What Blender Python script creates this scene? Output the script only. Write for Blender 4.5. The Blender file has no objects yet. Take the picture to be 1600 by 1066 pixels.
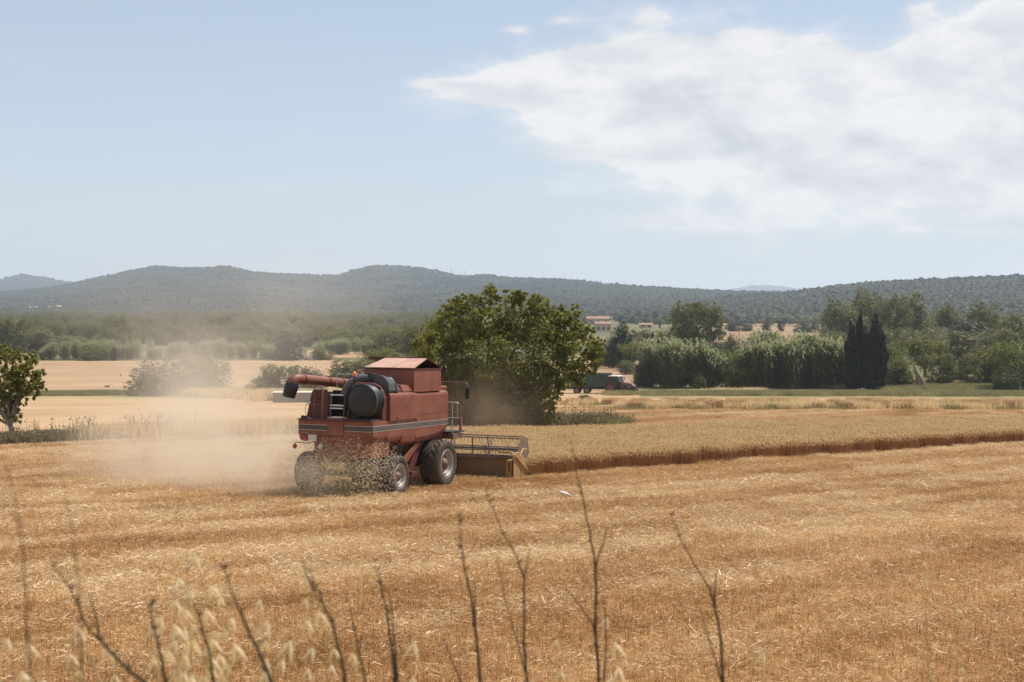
import bpy, math, random
import numpy as np
from math import sin, cos, pi, radians, sqrt, atan2
from mathutils import Vector, Matrix

# ------------------------------------------------------------------ camera, sky, sun, exposure
SC = bpy.context.scene
COL = SC.collection
cam_d = bpy.data.cameras.new("camera")
cam = bpy.data.objects.new("camera", cam_d)
COL.objects.link(cam)
SC.camera = cam
cam.location = (0, 0, 0)
cam.rotation_euler = (pi / 2, 0, 0)
cam_d.lens = 50
cam_d.sensor_width = 36
cam_d.shift_y = -58 / 1600          # horizon a little above the middle
cam_d.clip_start = 0.1
cam_d.clip_end = 40000
cam_d.dof.use_dof = True
cam_d.dof.focus_distance = 50
cam_d.dof.aperture_fstop = 6.3

SUN_EL, SUN_AZ = radians(60), radians(60)     # azimuth from +Y towards +X
SDIR = Vector((sin(SUN_AZ) * cos(SUN_EL), cos(SUN_AZ) * cos(SUN_EL), sin(SUN_EL)))
sun_d = bpy.data.lights.new("sun", 'SUN')
sun_d.energy = 4.9
sun_d.angle = radians(0.55)
sun_d.color = (1.0, 0.94, 0.85)
sun = bpy.data.objects.new("sun", sun_d)
COL.objects.link(sun)
sun.rotation_euler = SDIR.to_track_quat('Z', 'Y').to_euler()

SC.view_settings.view_transform = 'Standard'
SC.view_settings.look = 'None'
SC.view_settings.gamma = 1
SC.view_settings.exposure = 0.32
SC.view_settings.use_curve_mapping = False
SC.render.engine = 'CYCLES'
cy = SC.cycles
cy.max_bounces = 6
cy.diffuse_bounces = 3
cy.glossy_bounces = 2
cy.transmission_bounces = 4
cy.transparent_max_bounces = 8
cy.volume_bounces = 1
cy.use_denoising = True
cy.caustics_reflective = False
cy.caustics_refractive = False
cy.sample_clamp_indirect = 4

F, HY = 2222.0, 475.0       # focal length and horizon of the 1600 px photograph


class NT:
    """small helper round a node tree"""
    def __init__(self, tree):
        self.t = tree
        tree.nodes.clear()

    def n(self, typ, **kw):
        nd = self.t.nodes.new(typ)
        for k, v in kw.items():
            setattr(nd, k, v)
        return nd

    def put(self, sock, v):
        if v is None:
            return
        if hasattr(v, 'is_output') or isinstance(v, bpy.types.NodeSocket):
            self.t.links.new(v, sock)
        else:
            if sock.type == 'RGBA' and len(v) == 3:
                v = (*v, 1)
            sock.default_value = v

    def m(self, op, a, b=None, c=None, clamp=False):
        nd = self.n('ShaderNodeMath', operation=op, use_clamp=clamp)
        for i, v in enumerate((a, b, c)):
            if v is not None:
                self.put(nd.inputs[i], v)
        return nd.outputs[0]

    def vm(self, op, a, b=None):
        nd = self.n('ShaderNodeVectorMath', operation=op)
        self.put(nd.inputs[0], a)
        if b is not None:
            self.put(nd.inputs[1], b)
        return nd.outputs[0]

    def mix(self, f, a, b, mode='MIX'):
        nd = self.n('ShaderNodeMix', data_type='RGBA', blend_type=mode)
        self.put(nd.inputs[0], f)
        self.put(nd.inputs[6], a)
        self.put(nd.inputs[7], b)
        return nd.outputs[2]

    def noise(self, vec, scale, detail=4, rough=0.55, dist=0.0):
        nd = self.n('ShaderNodeTexNoise')
        if vec is not None:
            self.put(nd.inputs['Vector'], vec)
        self.put(nd.inputs['Scale'], scale)
        self.put(nd.inputs['Detail'], detail)
        self.put(nd.inputs['Roughness'], rough)
        self.put(nd.inputs['Distortion'], dist)
        return nd.outputs[0]

    def map(self, v, a, b, c=0.0, d=1.0, smooth=False):
        nd = self.n('ShaderNodeMapRange')
        if smooth:
            nd.interpolation_type = 'SMOOTHSTEP'
        for i, x in enumerate((v, a, b, c, d)):
            self.put(nd.inputs[i], x)
        return nd.outputs[0]


world = bpy.data.worlds.new("World")
SC.world = world
world.use_nodes = True
W = NT(world.node_tree)
sky = W.n('ShaderNodeTexSky', sky_type='NISHITA')
sky.sun_disc = False
sky.sun_elevation = SUN_EL
sky.sun_rotation = SUN_AZ
sky.altitude = 100
sky.air_density = 1.0
sky.dust_density = 0.7
sky.ozone_density = 1.6
tc = W.n('ShaderNodeTexCoord').outputs['Generated']
sx = W.n('ShaderNodeSeparateXYZ')
W.put(sx.inputs[0], tc)
dx, dy, dz = sx.outputs
yy = W.m('MAXIMUM', dy, 0.04)
u_ = W.m('DIVIDE', dx, yy)
v_ = W.m('DIVIDE', dz, yy)
cvec = W.vm('MULTIPLY', tc, (1.0, 1.0, 2.1))
# the bank of cumulus over the right half of the view: soft lobes by direction
LOBES = [(1010, 108, 175, 52, .62), (1180, 112, 170, 66, .75), (1330, 185, 250, 80, .85), (1490, 145, 140, 80, .72), (1585, 70, 90, 75, .85),
         (880, 125, 130, 42, .62), (770, 142, 120, 20, .52), (690, 131, 60, 7, .42), (1120, 205, 300, 48, .62), (1330, 262, 250, 42, .58),
         (1560, 215, 200, 85, .72), (1030, 242, 190, 13, .40), (1060, 348, 130, 17, .52), (1310, 330, 330, 48, .33), (1490, 351, 100, 13, .60),
         (1013, 20, 36, 18, .55), (803, 45, 24, 9, .62), (875, 33, 22, 9, .5), (1436, 22, 26, 22, .46), (1560, 422, 150, 20, .40), (1720, 160, 170, 200, .9)]
acc = None
for (px, py, rx, ry, am) in LOBES:
    a = W.m('MULTIPLY', W.m('SUBTRACT', u_, (px - 800) / F), F / rx)
    b = W.m('MULTIPLY', W.m('SUBTRACT', v_, (HY - py) / F), F / ry)
    r2 = W.m('ADD', W.m('MULTIPLY', a, a), W.m('MULTIPLY', b, b))
    g_ = W.m('MULTIPLY', W.m('POWER', 2.718, W.m('MULTIPLY', r2, -0.8)), am)
    acc = g_ if acc is None else W.m('ADD', acc, g_)
acc = W.m('MINIMUM', acc, 1.25)
# the same kind of cloud drifts over the rest of the sky
far_n = W.noise(cvec, 2.3, 2, 0.5)
away = W.m('MAXIMUM', W.map(W.m('ABSOLUTE', u_), .46, .75, 0, 1, True), W.map(v_, .3, .55, 0, 1, True))
away = W.m('MAXIMUM', away, W.map(dy, .25, .1, 0, 1, True))
acc = W.m('MAXIMUM', acc, W.m('MULTIPLY', away, W.map(far_n, .46, .7, 0, 1.1, True)))
OFF = (0.010, 0.004, 0.034)
def cloud_noise(vec):
    a = W.noise(vec, 9.0, 3, 0.5, 0.3)
    b = W.noise(vec, 26.0, 9, 0.62, 0.2)
    return W.m('ADD', W.m('MULTIPLY', W.m('SUBTRACT', a, .5), 1.0), W.m('MULTIPLY', W.m('SUBTRACT', b, .5), .85))
n1 = cloud_noise(cvec)
n2 = cloud_noise(W.vm('ADD', cvec, OFF))
body = W.m('ADD', acc, n1)
edge = W.map(body, 0.35, 0.61, 0, 1.0, True)
wisp = W.map(body, 0.10, 0.75, 0, .75, True)
cover = W.m('MINIMUM', W.m('MAXIMUM', W.m('MULTIPLY', edge, .93), wisp), .97)
lit = W.m('ADD', W.m('MULTIPLY', W.m('SUBTRACT', n1, n2), 1.8), 0.70)
grey_n = W.noise(W.vm('ADD', cvec, (3.1, 1.7, 0.4)), 7.0, 4, 0.55)
lit = W.m('SUBTRACT', lit, W.m('MULTIPLY', W.map(grey_n, .42, .64, 0, 1, True), W.map(body, .62, 1.25, 0, .85, True)), clamp=True)
ccol = W.mix(lit, (5.95, 6.15, 6.7), (8.35, 8.28, 8.25))
veil = W.map(dz, 0.0, 0.34, 0.62, 0.34)
skyc = W.mix(veil, sky.outputs[0], (6.3, 7.0, 8.1))
skyc = W.mix(cover, skyc, ccol)
bg = W.n('ShaderNodeBackground')
W.put(bg.inputs['Color'], skyc)
bg.inputs['Strength'].default_value = 0.088
W.put(W.n('ShaderNodeOutputWorld').inputs[0], bg.outputs[0])

# ------------------------------------------------------------------ lie of the land
rng = np.random.default_rng(7)
random.seed(7)
_PY = [(-400, 1.6), (0, 1.65), (3, 1.8), (6, 2.6), (12, 4.4), (18, 5.2), (22, 5.45), (35, 6.0), (49, 6.64), (53, 6.76), (70, 7.25),
       (88, 7.65), (112, 8.3), (135, 9.5), (160, 10.9), (200, 13.0), (225, 14.28), (243, 14.5), (300, 14.9),
       (380, 15.4), (600, 15.5), (20000, 15.5)]
_yt = np.arange(-400, 800, 0.5)
_gt = np.interp(_yt, [p[0] for p in _PY], [p[1] for p in _PY])
_k = np.ones(9) / 9
for _ in range(2):
    _gt = np.convolve(np.pad(_gt, 4, mode='edge'), _k, 'valid')


def gz(y):
    """ground height (camera = 0) at distance y"""
    return -np.interp(y, _yt, _gt)


_Y = np.concatenate([np.linspace(16, 400, 9000), np.linspace(400.5, 9000, 9000)])
_D = HY - F * gz(_Y) / _Y


def gp(px, py):
    """the place on the ground that the photograph shows at a pixel"""
    i = np.argmax(_D <= py)
    y = _Y[i]
    return Vector(((px - 800) / F * y, y, float(gz(y))))


def at(px, py, y):
    return Vector(((px - 800) / F * y, y, (HY - py) / F * y))


def vnoise(x, y, seed=0):
    xi, yi = np.floor(x).astype(np.int64), np.floor(y).astype(np.int64)
    xf, yf = x - xi, y - yi
    def h(a, b):
        n = (a * 374761393 + b * 668265263 + seed * 1442695) & 0x7fffffff
        n = ((n ^ (n >> 13)) * 1274126177) & 0x7fffffff
        return ((n ^ (n >> 16)) & 0xffff) / 65535.0
    s, t = xf * xf * (3 - 2 * xf), yf * yf * (3 - 2 * yf)
    a = h(xi, yi) * (1 - s) + h(xi + 1, yi) * s
    b = h(xi, yi + 1) * (1 - s) + h(xi + 1, yi + 1) * s
    return a * (1 - t) + b * t


def fbm(x, y, seed=0, oct=4):
    r, am, tot = 0, 1.0, 0
    for o in range(oct):
        r = r + am * vnoise(x * 2 ** o, y * 2 ** o, seed + o)
        tot += am
        am *= .5
    return r / tot


# ------------------------------------------------------------------ mesh and object helpers
def link(o, parent=None):
    COL.objects.link(o)
    if parent is not None:
        o.parent = parent
    return o


def tag(o, label=None, cat=None, group=None, kind=None):
    for k, v in (('label', label), ('category', cat), ('group', group), ('kind', kind)):
        if v:
            o[k] = v
    return o


def thing(name, label, cat, loc=(0, 0, 0), group=None, rot=None):
    o = bpy.data.objects.new(name, None)
    o.location = loc
    if rot is not None:
        o.rotation_euler = rot
    o.empty_display_size = 0.2
    link(o)
    return tag(o, label, cat, group)


def fast_mesh(name, V, faces_n, I, mat=None, attr=None, smooth=False):
    """V (n,3); I flat vertex indices; faces_n verts per face (int)"""
    me = bpy.data.meshes.new(name)
    V = np.asarray(V, np.float32)
    I = np.asarray(I, np.int32).ravel()
    nf = len(I) // faces_n
    me.vertices.add(len(V))
    me.vertices.foreach_set('co', V.ravel())
    me.loops.add(len(I))
    me.loops.foreach_set('vertex_index', I)
    me.polygons.add(nf)
    me.polygons.foreach_set('loop_start', np.arange(0, len(I), faces_n, dtype=np.int32))
    if smooth:
        me.polygons.foreach_set('use_smooth', np.ones(nf, bool))
    if attr:
        for k, a in attr.items():
            at_ = me.attributes.new(k, 'FLOAT', 'POINT')
            at_.data.foreach_set('value', np.asarray(a, np.float32))
    me.update(calc_edges=True)
    if mat:
        me.materials.append(mat)
    return me


def obj(name, me, parent=None):
    o = bpy.data.objects.new(name, me)
    return link(o, parent)


class MB:
    def __init__(self):
        self.v, self.f, self.s = [], [], []

    def add(self, vs, fs, smooth=False):
        o = len(self.v)
        self.v += [tuple(x) for x in vs]
        for f in fs:
            self.f.append([o + i for i in f])
            self.s.append(smooth)
        return self

    def box(self, x0, x1, y0, y1, z0, z1, bev=0.0):
        if bev > 0:
            b = bev
            return self.prism([(x0 + b, z0), (x1 - b, z0), (x1, z0 + b), (x1, z1 - b), (x1 - b, z1), (x0 + b, z1), (x0, z1 - b), (x0, z0 + b)], y0, y1, 'y')
        vs = [(x, y, z) for x in (x0, x1) for y in (y0, y1) for z in (z0, z1)]
        return self.add(vs, [(0, 1, 3, 2), (4, 6, 7, 5), (0, 4, 5, 1), (2, 3, 7, 6), (0, 2, 6, 4), (1, 5, 7, 3)])

    def prism(self, poly, a, b, axis='y', smooth=False):
        n = len(poly)
        def P(p, t):
            return {'y': (p[0], t, p[1]), 'x': (t, p[0], p[1]), 'z': (p[0], p[1], t)}[axis]
        vs = [P(p, a) for p in poly] + [P(p, b) for p in poly]
        self.add(vs, [[(i + 1) % n, i, n + i, n + (i + 1) % n] for i in range(n)], smooth)
        self.add(vs, [list(range(n)), list(range(2 * n - 1, n - 1, -1))])
        return self

    def tube(self, pts, r, n=8, cap=True, smooth=True):
        pts = [Vector(p) for p in pts]
        rs = r if isinstance(r, (list, tuple)) else [r] * len(pts)
        vs = []
        up = None
        for i, p in enumerate(pts):
            d = (pts[min(i + 1, len(pts) - 1)] - pts[max(i - 1, 0)]).normalized()
            if up is None:
                up = Vector((0, 0, 1)) if abs(d.z) < .9 else Vector((1, 0, 0))
            a = d.cross(up).normalized()
            b = a.cross(d).normalized()
            up = b
            for k in range(n):
                t = 2 * pi * k / n
                vs.append(p + a * (cos(t) * rs[i]) + b * (sin(t) * rs[i]))
        fs = []
        for i in range(len(pts) - 1):
            for k in range(n):
                fs.append((i * n + k, i * n + (k + 1) % n, (i + 1) * n + (k + 1) % n, (i + 1) * n + k))
        self.add(vs, fs, smooth)
        if cap:
            self.add(vs[:n], [tuple(range(n - 1, -1, -1))])
            self.add(vs[-n:], [tuple(range(n))])
        return self

    def lathe(self, prof, n=32, axis='x', c=(0, 0, 0), smooth=True):
        """prof: (radius, along) pairs turned round an axis"""
        vs = []
        for r, t in prof:
            for k in range(n):
                a = 2 * pi * k / n
                p = {'x': (t, r * cos(a), r * sin(a)), 'y': (r * cos(a), t, r * sin(a)), 'z': (r * cos(a), r * sin(a), t)}[axis]
                vs.append((p[0] + c[0], p[1] + c[1], p[2] + c[2]))
        fs = []
        for i in range(len(prof) - 1):
            for k in range(n):
                fs.append((i * n + k, i * n + (k + 1) % n, (i + 1) * n + (k + 1) % n, (i + 1) * n + k))
        return self.add(vs, fs, smooth)

    def quad(self, a, b, c, d, th=0.0):
        a, b, c, d = map(Vector, (a, b, c, d))
        if not th:
            return self.add([a, b, c, d], [(0, 1, 2, 3)])
        nn = (b - a).cross(d - a).normalized() * th
        vs = [a, b, c, d, a + nn, b + nn, c + nn, d + nn]
        return self.add(vs, [(3, 2, 1, 0), (4, 5, 6, 7), (0, 1, 5, 4), (1, 2, 6, 5), (2, 3, 7, 6), (3, 0, 4, 7)])

    def build(self, name, mat, parent=None, loc=None, bevel=0.0):
        me = bpy.data.meshes.new(name)
        me.from_pydata(self.v, [], self.f)
        me.polygons.foreach_set('use_smooth', self.s)
        me.materials.append(mat)
        me.update()
        import bmesh
        bm = bmesh.new()
        bm.from_mesh(me)
        bmesh.ops.recalc_face_normals(bm, faces=bm.faces)
        if bevel:
            bmesh.ops.remove_doubles(bm, verts=bm.verts, dist=1e-4)
            es = [e for e in bm.edges if len(e.link_faces) == 2 and e.calc_face_angle(0) > .6]
            bmesh.ops.bevel(bm, geom=es, offset=bevel, segments=2, profile=.5, affect='EDGES')
        bm.to_mesh(me)
        bm.free()
        o = obj(name, me, parent)
        if loc is not None:
            o.location = loc
        return o


# ------------------------------------------------------------------ materials
def new_mat(name):
    m = bpy.data.materials.new(name)
    m.use_nodes = True
    return m, NT(m.node_tree)


def finish(N, shader):
    N.put(N.n('ShaderNodeOutputMaterial').inputs[0], shader)


def mat_paint(name, c, rough=.5, metal=0.0, var=.25, dust=0.0, dustc=(.42, .30, .19), scale=2.5, bump=.0, spec=.4):
    m, N = new_mat(name)
    co = N.n('ShaderNodeTexCoord').outputs['Object']
    n1 = N.noise(co, scale, 5, .6)
    n2 = N.noise(co, scale * 7, 4, .65)
    dark = tuple(x * (1 - var) for x in c)
    lite = tuple(min(1, x * (1 + var)) for x in c)
    col = N.mix(N.map(n1, .3, .7), dark, lite)
    if dust:
        f = N.m('MULTIPLY', N.map(N.m('ADD', n1, N.m('MULTIPLY', n2, .6)), .55, 1.0), dust, clamp=True)
        col = N.mix(f, col, dustc)
    p = N.n('ShaderNodeBsdfPrincipled')
    N.put(p.inputs['Base Color'], col)
    p.inputs['Roughness'].default_value = rough
    N.put(p.inputs['Roughness'], N.map(n2, .2, .8, rough * .85, min(1, rough * 1.2)))
    p.inputs['Metallic'].default_value = metal
    p.inputs['Specular IOR Level'].default_value = spec
    if bump:
        b = N.n('ShaderNodeBump')
        b.inputs['Strength'].default_value = bump
        b.inputs['Distance'].default_value = .02
        N.put(b.inputs['Height'], n2)
        N.put(p.inputs['Normal'], b.outputs[0])
    finish(N, p.outputs[0])
    return m


def mat_leaf(name, a, b, trans=.35, tcol=None, objvar=.3, dead=None, spec=.2, patchy=0):
    """a..b leaf colours, mixed per leaf; objvar: how far whole trees differ"""
    m, N = new_mat(name)
    r = N.n('ShaderNodeAttribute', attribute_name='rnd').outputs['Fac']
    oi = N.n('ShaderNodeObjectInfo').outputs['Random']
    f = N.m('ADD', N.m('MULTIPLY', r, 1 - objvar), N.m('MULTIPLY', oi, objvar), clamp=True)
    col = N.mix(f, a, b)
    if patchy:      # different kinds of wood in different places
        pos = N.n('ShaderNodeNewGeometry').outputs['Position']
        pn = N.noise(pos, patchy, 4, .6)
        col = N.mix(N.map(pn, .52, .66, 0, .8, True), col, tuple(x * .42 for x in a))
        col = N.mix(N.map(pn, .44, .34, 0, .7, True), col, tuple(x * 1.5 for x in b))
    if dead:
        col = N.mix(N.map(r, .93, .97), col, dead)
    d = N.n('ShaderNodeBsdfPrincipled')
    N.put(d.inputs['Base Color'], col)
    d.inputs['Roughness'].default_value = .5
    d.inputs['Specular IOR Level'].default_value = spec
    t = N.n('ShaderNodeBsdfTranslucent')
    N.put(t.inputs['Color'], N.mix(.5, col, tcol or tuple(min(1, x * 1.7) for x in b)))
    mx = N.n('ShaderNodeMixShader')
    mx.inputs[0].default_value = trans
    N.put(mx.inputs[1], d.outputs[0])
    N.put(mx.inputs[2], t.outputs[0])
    finish(N, mx.outputs[0])
    return m


ROW = radians(51)          # heading of the crop rows, from +Y towards +X


def row_coords(N, pos, along, across):
    r = N.n('ShaderNodeVectorRotate', rotation_type='Z_AXIS')
    N.put(r.inputs['Vector'], pos)
    r.inputs['Angle'].default_value = ROW - pi / 2   # x' runs along the rows
    # rotate by +(ROW-90deg)... rows along (sin,cos) -> x axis
    r.inputs['Angle'].default_value = -(pi / 2 - ROW)
    return N.vm('MULTIPLY', r.outputs[0], (along, across, 0.3))


def mat_straw(name, pale, mid, red, stand=False):
    m, N = new_mat(name)
    pos = N.n('ShaderNodeNewGeometry').outputs['Position']
    band = N.noise(row_coords(N, pos, .05, .50), 1.0, 4, .6, .4)
    patch = N.noise(pos, .22, 4, .6)
    r = N.n('ShaderNodeAttribute', attribute_name='rnd').outputs['Fac']
    k = N.m('ADD', N.map(band, .40, .66, -.07, .20), N.m('MULTIPLY', N.m('SUBTRACT', patch, .5), .8))
    k = N.m('ADD', k, N.m('MULTIPLY', r, .95))
    k = N.m('SUBTRACT', k, .16, clamp=True)
    col = N.mix(N.map(k, 0, .5), red, mid)
    col = N.mix(N.map(k, .42, 1.0), col, pale)
    d = N.n('ShaderNodeBsdfPrincipled')
    N.put(d.inputs['Base Color'], col)
    d.inputs['Roughness'].default_value = .42
    d.inputs['Specular IOR Level'].default_value = .5
    t = N.n('ShaderNodeBsdfTranslucent')
    N.put(t.inputs['Color'], col)
    mx = N.n('ShaderNodeMixShader')
    mx.inputs[0].default_value = .25
    N.put(mx.inputs[1], d.outputs[0])
    N.put(mx.inputs[2], t.outputs[0])
    finish(N, mx.outputs[0])
    return m


def mat_ground(name, cols, s_along=.03, s_across=.4, fine=3.0, bump=.5, rows=True):
    m, N = new_mat(name)
    pos = N.n('ShaderNodeNewGeometry').outputs['Position']
    vec = row_coords(N, pos, s_along, s_across) if rows else N.vm('MULTIPLY', pos, (s_along, s_across, .1))
    n1 = N.noise(vec, 1.0, 5, .6, .3)
    n2 = N.noise(pos, fine, 5, .7)
    n3 = N.noise(pos, fine * .06, 3, .5)
    k = N.m('ADD', N.m('MULTIPLY', n1, .55), N.m('ADD', N.m('MULTIPLY', n2, .3), N.m('MULTIPLY', n3, .35)))
    col = N.mix(N.map(k, .40, .60), cols[0], cols[1])
    col = N.mix(N.map(k, .58, .78), col, cols[2])
    p = N.n('ShaderNodeBsdfPrincipled')
    N.put(p.inputs['Base Color'], col)
    p.inputs['Roughness'].default_value = .9
    p.inputs['Specular IOR Level'].default_value = .1
    b = N.n('ShaderNodeBump')
    b.inputs['Strength'].default_value = bump
    b.inputs['Distance'].default_value = .08
    N.put(b.inputs['Height'], N.m('ADD', n2, n1))
    N.put(p.inputs['Normal'], b.outputs[0])
    finish(N, p.outputs[0])
    return m


def mat_plain(name, c, rough=.6, emit=0):
    m, N = new_mat(name)
    p = N.n('ShaderNodeBsdfPrincipled')
    p.inputs['Base Color'].default_value = (*c, 1)
    p.inputs['Roughness'].default_value = rough
    finish(N, p.outputs[0])
    return m


M = {}
M['red'] = mat_paint('faded_red_paint', (.188, .043, .022), .5, dust=.42, dustc=(.22, .12, .066), var=.22, scale=1.5)
M['red_in'] = mat_paint('dark_shaded_red_paint', (.085, .017, .014), .55, dust=.2, dustc=(.13, .06, .04), var=.25)  # darker red, also carries the shade of recesses and undersides in its colour
M['red_lid'] = mat_paint('dusty_sunlit_lid_paint', (.42, .23, .175), .6, dust=.6, dustc=(.50, .35, .26), var=.12)  # dusty red lightened further, sunlight on the lid slope put into the colour
M['black'] = mat_paint('black_plastic', (.015, .015, .017), .5, dust=.15, dustc=(.06, .05, .04), var=.3)
M['grey_duct'] = mat_paint('grey_duct_plastic', (.055, .056, .058), .45, dust=.3, dustc=(.14, .125, .11), var=.2, scale=4)
M['rubber'] = mat_paint('dusty_rubber', (.028, .026, .025), .85, dust=.8, dustc=(.13, .095, .065), var=.3, scale=3, bump=.3, spec=.2)
M['rim'] = mat_paint('silver_rim', (.30, .29, .28), .5, metal=.35, dust=.35, var=.1)
M['steel'] = mat_paint('worn_steel', (.22, .21, .20), .5, metal=.4, dust=.4, var=.25, scale=6)
M['rail'] = mat_paint('dark_rail_paint', (.10, .045, .035), .5, dust=.3)
M['rung'] = mat_paint('bare_rung', (.55, .52, .48), .4, metal=.3)
M['stripe_dark'] = mat_paint('dark_stripe_decal', (.035, .034, .034), .45, dust=.5, dustc=(.14, .11, .085), scale=1.2)
M['stripe_dusty'] = mat_paint('dusty_stripe_decal', (.075, .068, .06), .5, dust=.5, dustc=(.17, .14, .115), scale=.8)
M['stripe_lite'] = mat_paint('pale_stripe_decal', (.42, .36, .31), .5, dust=.4, var=.15)
M['yellow'] = mat_paint('worn_yellow_paint', (.35, .21, .055), .5, dust=.6, dustc=(.33, .22, .11), var=.2)
M['yellow_shaded'] = mat_paint('dirty_shaded_yellow_panel', (.24, .15, .06), .6, dust=.7, dustc=(.22, .14, .075), var=.3)  # dirty yellow with the shade of the header's rear face put into it
M['reel'] = mat_paint('reel_steel', (.13, .105, .09), .5, metal=.2, dust=.5, var=.3)
M['orange'] = mat_plain('orange_lens', (.75, .16, .03), .25)
M['white'] = mat_paint('off_white_plate', (.62, .58, .53), .5, dust=.3)
M['lens_red'] = mat_plain('red_lens', (.35, .03, .02), .3)
M['lens_white'] = mat_plain('work_lamp_lens', (.6, .58, .55), .2)
M['glass'] = mat_plain('dark_cab_glass', (.03, .04, .045), .06)
M['wood_bark'] = mat_paint('brown_bark', (.11, .085, .062), .9, var=.35, scale=5, bump=.6, spec=.1)
M['bark_pale'] = mat_paint('pale_bark', (.22, .185, .15), .9, var=.3, scale=4, bump=.5, spec=.1)
M['stem'] = mat_paint('dark_dry_stem', (.085, .062, .036), .8, var=.35, scale=20, spec=.2)
M['oat'] = mat_leaf('pale_oat_husk', (.86, .74, .50), (.96, .88, .68), .5, (.98, .88, .64), objvar=.2)
M['oat_stem'] = mat_paint('dry_oat_stem', (.36, .27, .13), .7, var=.3, scale=20)
M['leaf_fig'] = mat_leaf('broad_leaf', (.085, .10, .017), (.245, .24, .052), .46, (.36, .34, .05), objvar=.08, dead=(.18, .14, .05), spec=.1)
M['leaf_green'] = mat_leaf('green_leaf', (.066, .071, .013), (.16, .157, .031), .34, objvar=.35)
M['leaf_olive'] = mat_leaf('olive_leaf', (.09, .091, .034), (.185, .176, .07), .28, objvar=.35)
M['leaf_dark'] = mat_leaf('dark_leaf', (.026, .034, .014), (.058, .068, .028), .2, objvar=.3)
M['leaf_lime'] = mat_leaf('yellow_green_leaf', (.08, .095, .017), (.17, .18, .036), .4, objvar=.3)
M['leaf_brown'] = mat_leaf('grey_brown_leaf', (.085, .075, .048), (.14, .12, .075), .2, objvar=.3)
M['cypress'] = mat_leaf('cypress_leaf', (.008, .012, .007), (.020, .026, .014), .1, objvar=.2)
M['reed'] = mat_leaf('reed_leaf', (.09, .108, .038), (.27, .275, .135), .35, objvar=.1)
M['weed'] = mat_leaf('verge_weed_leaf', (.10, .085, .045), (.27, .22, .125), .25, objvar=.3)
M['grass'] = mat_leaf('verge_grass_blade', (.09, .11, .04), (.36, .31, .15), .3, objvar=.6)

M['straw'] = mat_straw('stubble_straw', (.92, .73, .45), (.59, .36, .145), (.27, .128, .045))
M['straw_loose'] = mat_straw('loose_pale_straw', (.84, .68, .44), (.72, .52, .28), (.55, .33, .14))
M['wheat_ear'] = mat_leaf('ripe_wheat_ear', (.60, .39, .185), (.86, .63, .36), .3, objvar=.15)
M['wheat_stem'] = mat_leaf('ripe_wheat_stem', (.17, .075, .032), (.40, .20, .085), .2, objvar=.15)
M['soil'] = mat_ground('stubble_ground', [(.27, .145, .058), (.36, .21, .09), (.47, .295, .14)], .035, .42, 5.0)
M['tan'] = mat_ground('tan_field', [(.25, .16, .09), (.32, .21, .122), (.40, .275, .165)], .012, .20, 1.2, .3, rows=False)
M['tan2'] = mat_ground('pale_field', [(.28, .175, .093), (.36, .235, .13), (.44, .305, .18)], .012, .30, 2.0, .4, rows=False)
M['green_ground'] = mat_ground('green_verge_ground', [(.12, .12, .045), (.21, .19, .08), (.38, .29, .15)], .05, .12, 1.0, .5, rows=False)
M['brown_field'] = mat_ground('brown_field', [(.21, .125, .075), (.27, .17, .10), (.33, .225, .135)], .008, .05, .4, .2, rows=False)
M['dry_plain'] = mat_ground('dry_plain', [(.075, .08, .034), (.115, .11, .05), (.17, .15, .075)], .006, .02, .2, .2, rows=False)
M['bank'] = mat_ground('bank_soil', [(.16, .11, .05), (.25, .17, .08), (.34, .25, .13)], .3, .5, 4.0, .6, rows=False)
M['hill_soil'] = mat_ground('wooded_hill_ground', [(.028, .034, .018), (.04, .046, .026), (.06, .06, .035)], .004, .004, .03, .0, rows=False)
M['forest'] = mat_leaf('far_woodland_leaf', (.010, .0135, .0075), (.036, .040, .019), .03, objvar=.45, spec=.06, patchy=.007)
M['track_soil'] = mat_ground('hill_track_soil', [(.24, .17, .11), (.28, .2, .13), (.32, .24, .16)], .01, .01, .05, .0, rows=False)
M['far_blue'] = mat_plain('far_mountain', (.05, .06, .055), .9)
M['wall_tan'] = mat_paint('rendered_wall', (.50, .36, .26), .85, var=.12, scale=.6)
M['wall_white'] = mat_paint('white_wall', (.60, .565, .52), .85, var=.08, scale=.6)
M['roof_tile'] = mat_paint('terracotta_roof', (.28, .155, .10), .85, var=.25, scale=.8)
M['roof_grey'] = mat_paint('pale_roof', (.40, .36, .33), .8, var=.15)
M['dark_open'] = mat_plain('dark_window_pane', (.025, .025, .028), .15)
M['trailer'] = mat_paint('green_trailer_paint', (.022, .055, .038), .5, dust=.3, dustc=(.10, .09, .06), var=.2, scale=1)
M['tractor_red'] = mat_paint('tractor_red_paint', (.12, .025, .02), .4, dust=.25, var=.15)
M['bird_white'] = mat_paint('pale_feather', (.62, .58, .56), .8, var=.08, scale=12)
M['bird_dark'] = mat_paint('brown_feather', (.13, .10, .075), .8, var=.25, scale=12)
M['bill'] = mat_plain('yellow_bill', (.5, .32, .07), .5)
M['tank_grey'] = mat_paint('grey_tank_panel', (.21, .20, .195), .6, dust=.3, var=.12)
M['tank_white'] = mat_paint('grey_white_tank_panel', (.55, .53, .52), .6, dust=.3, var=.12)


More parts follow.
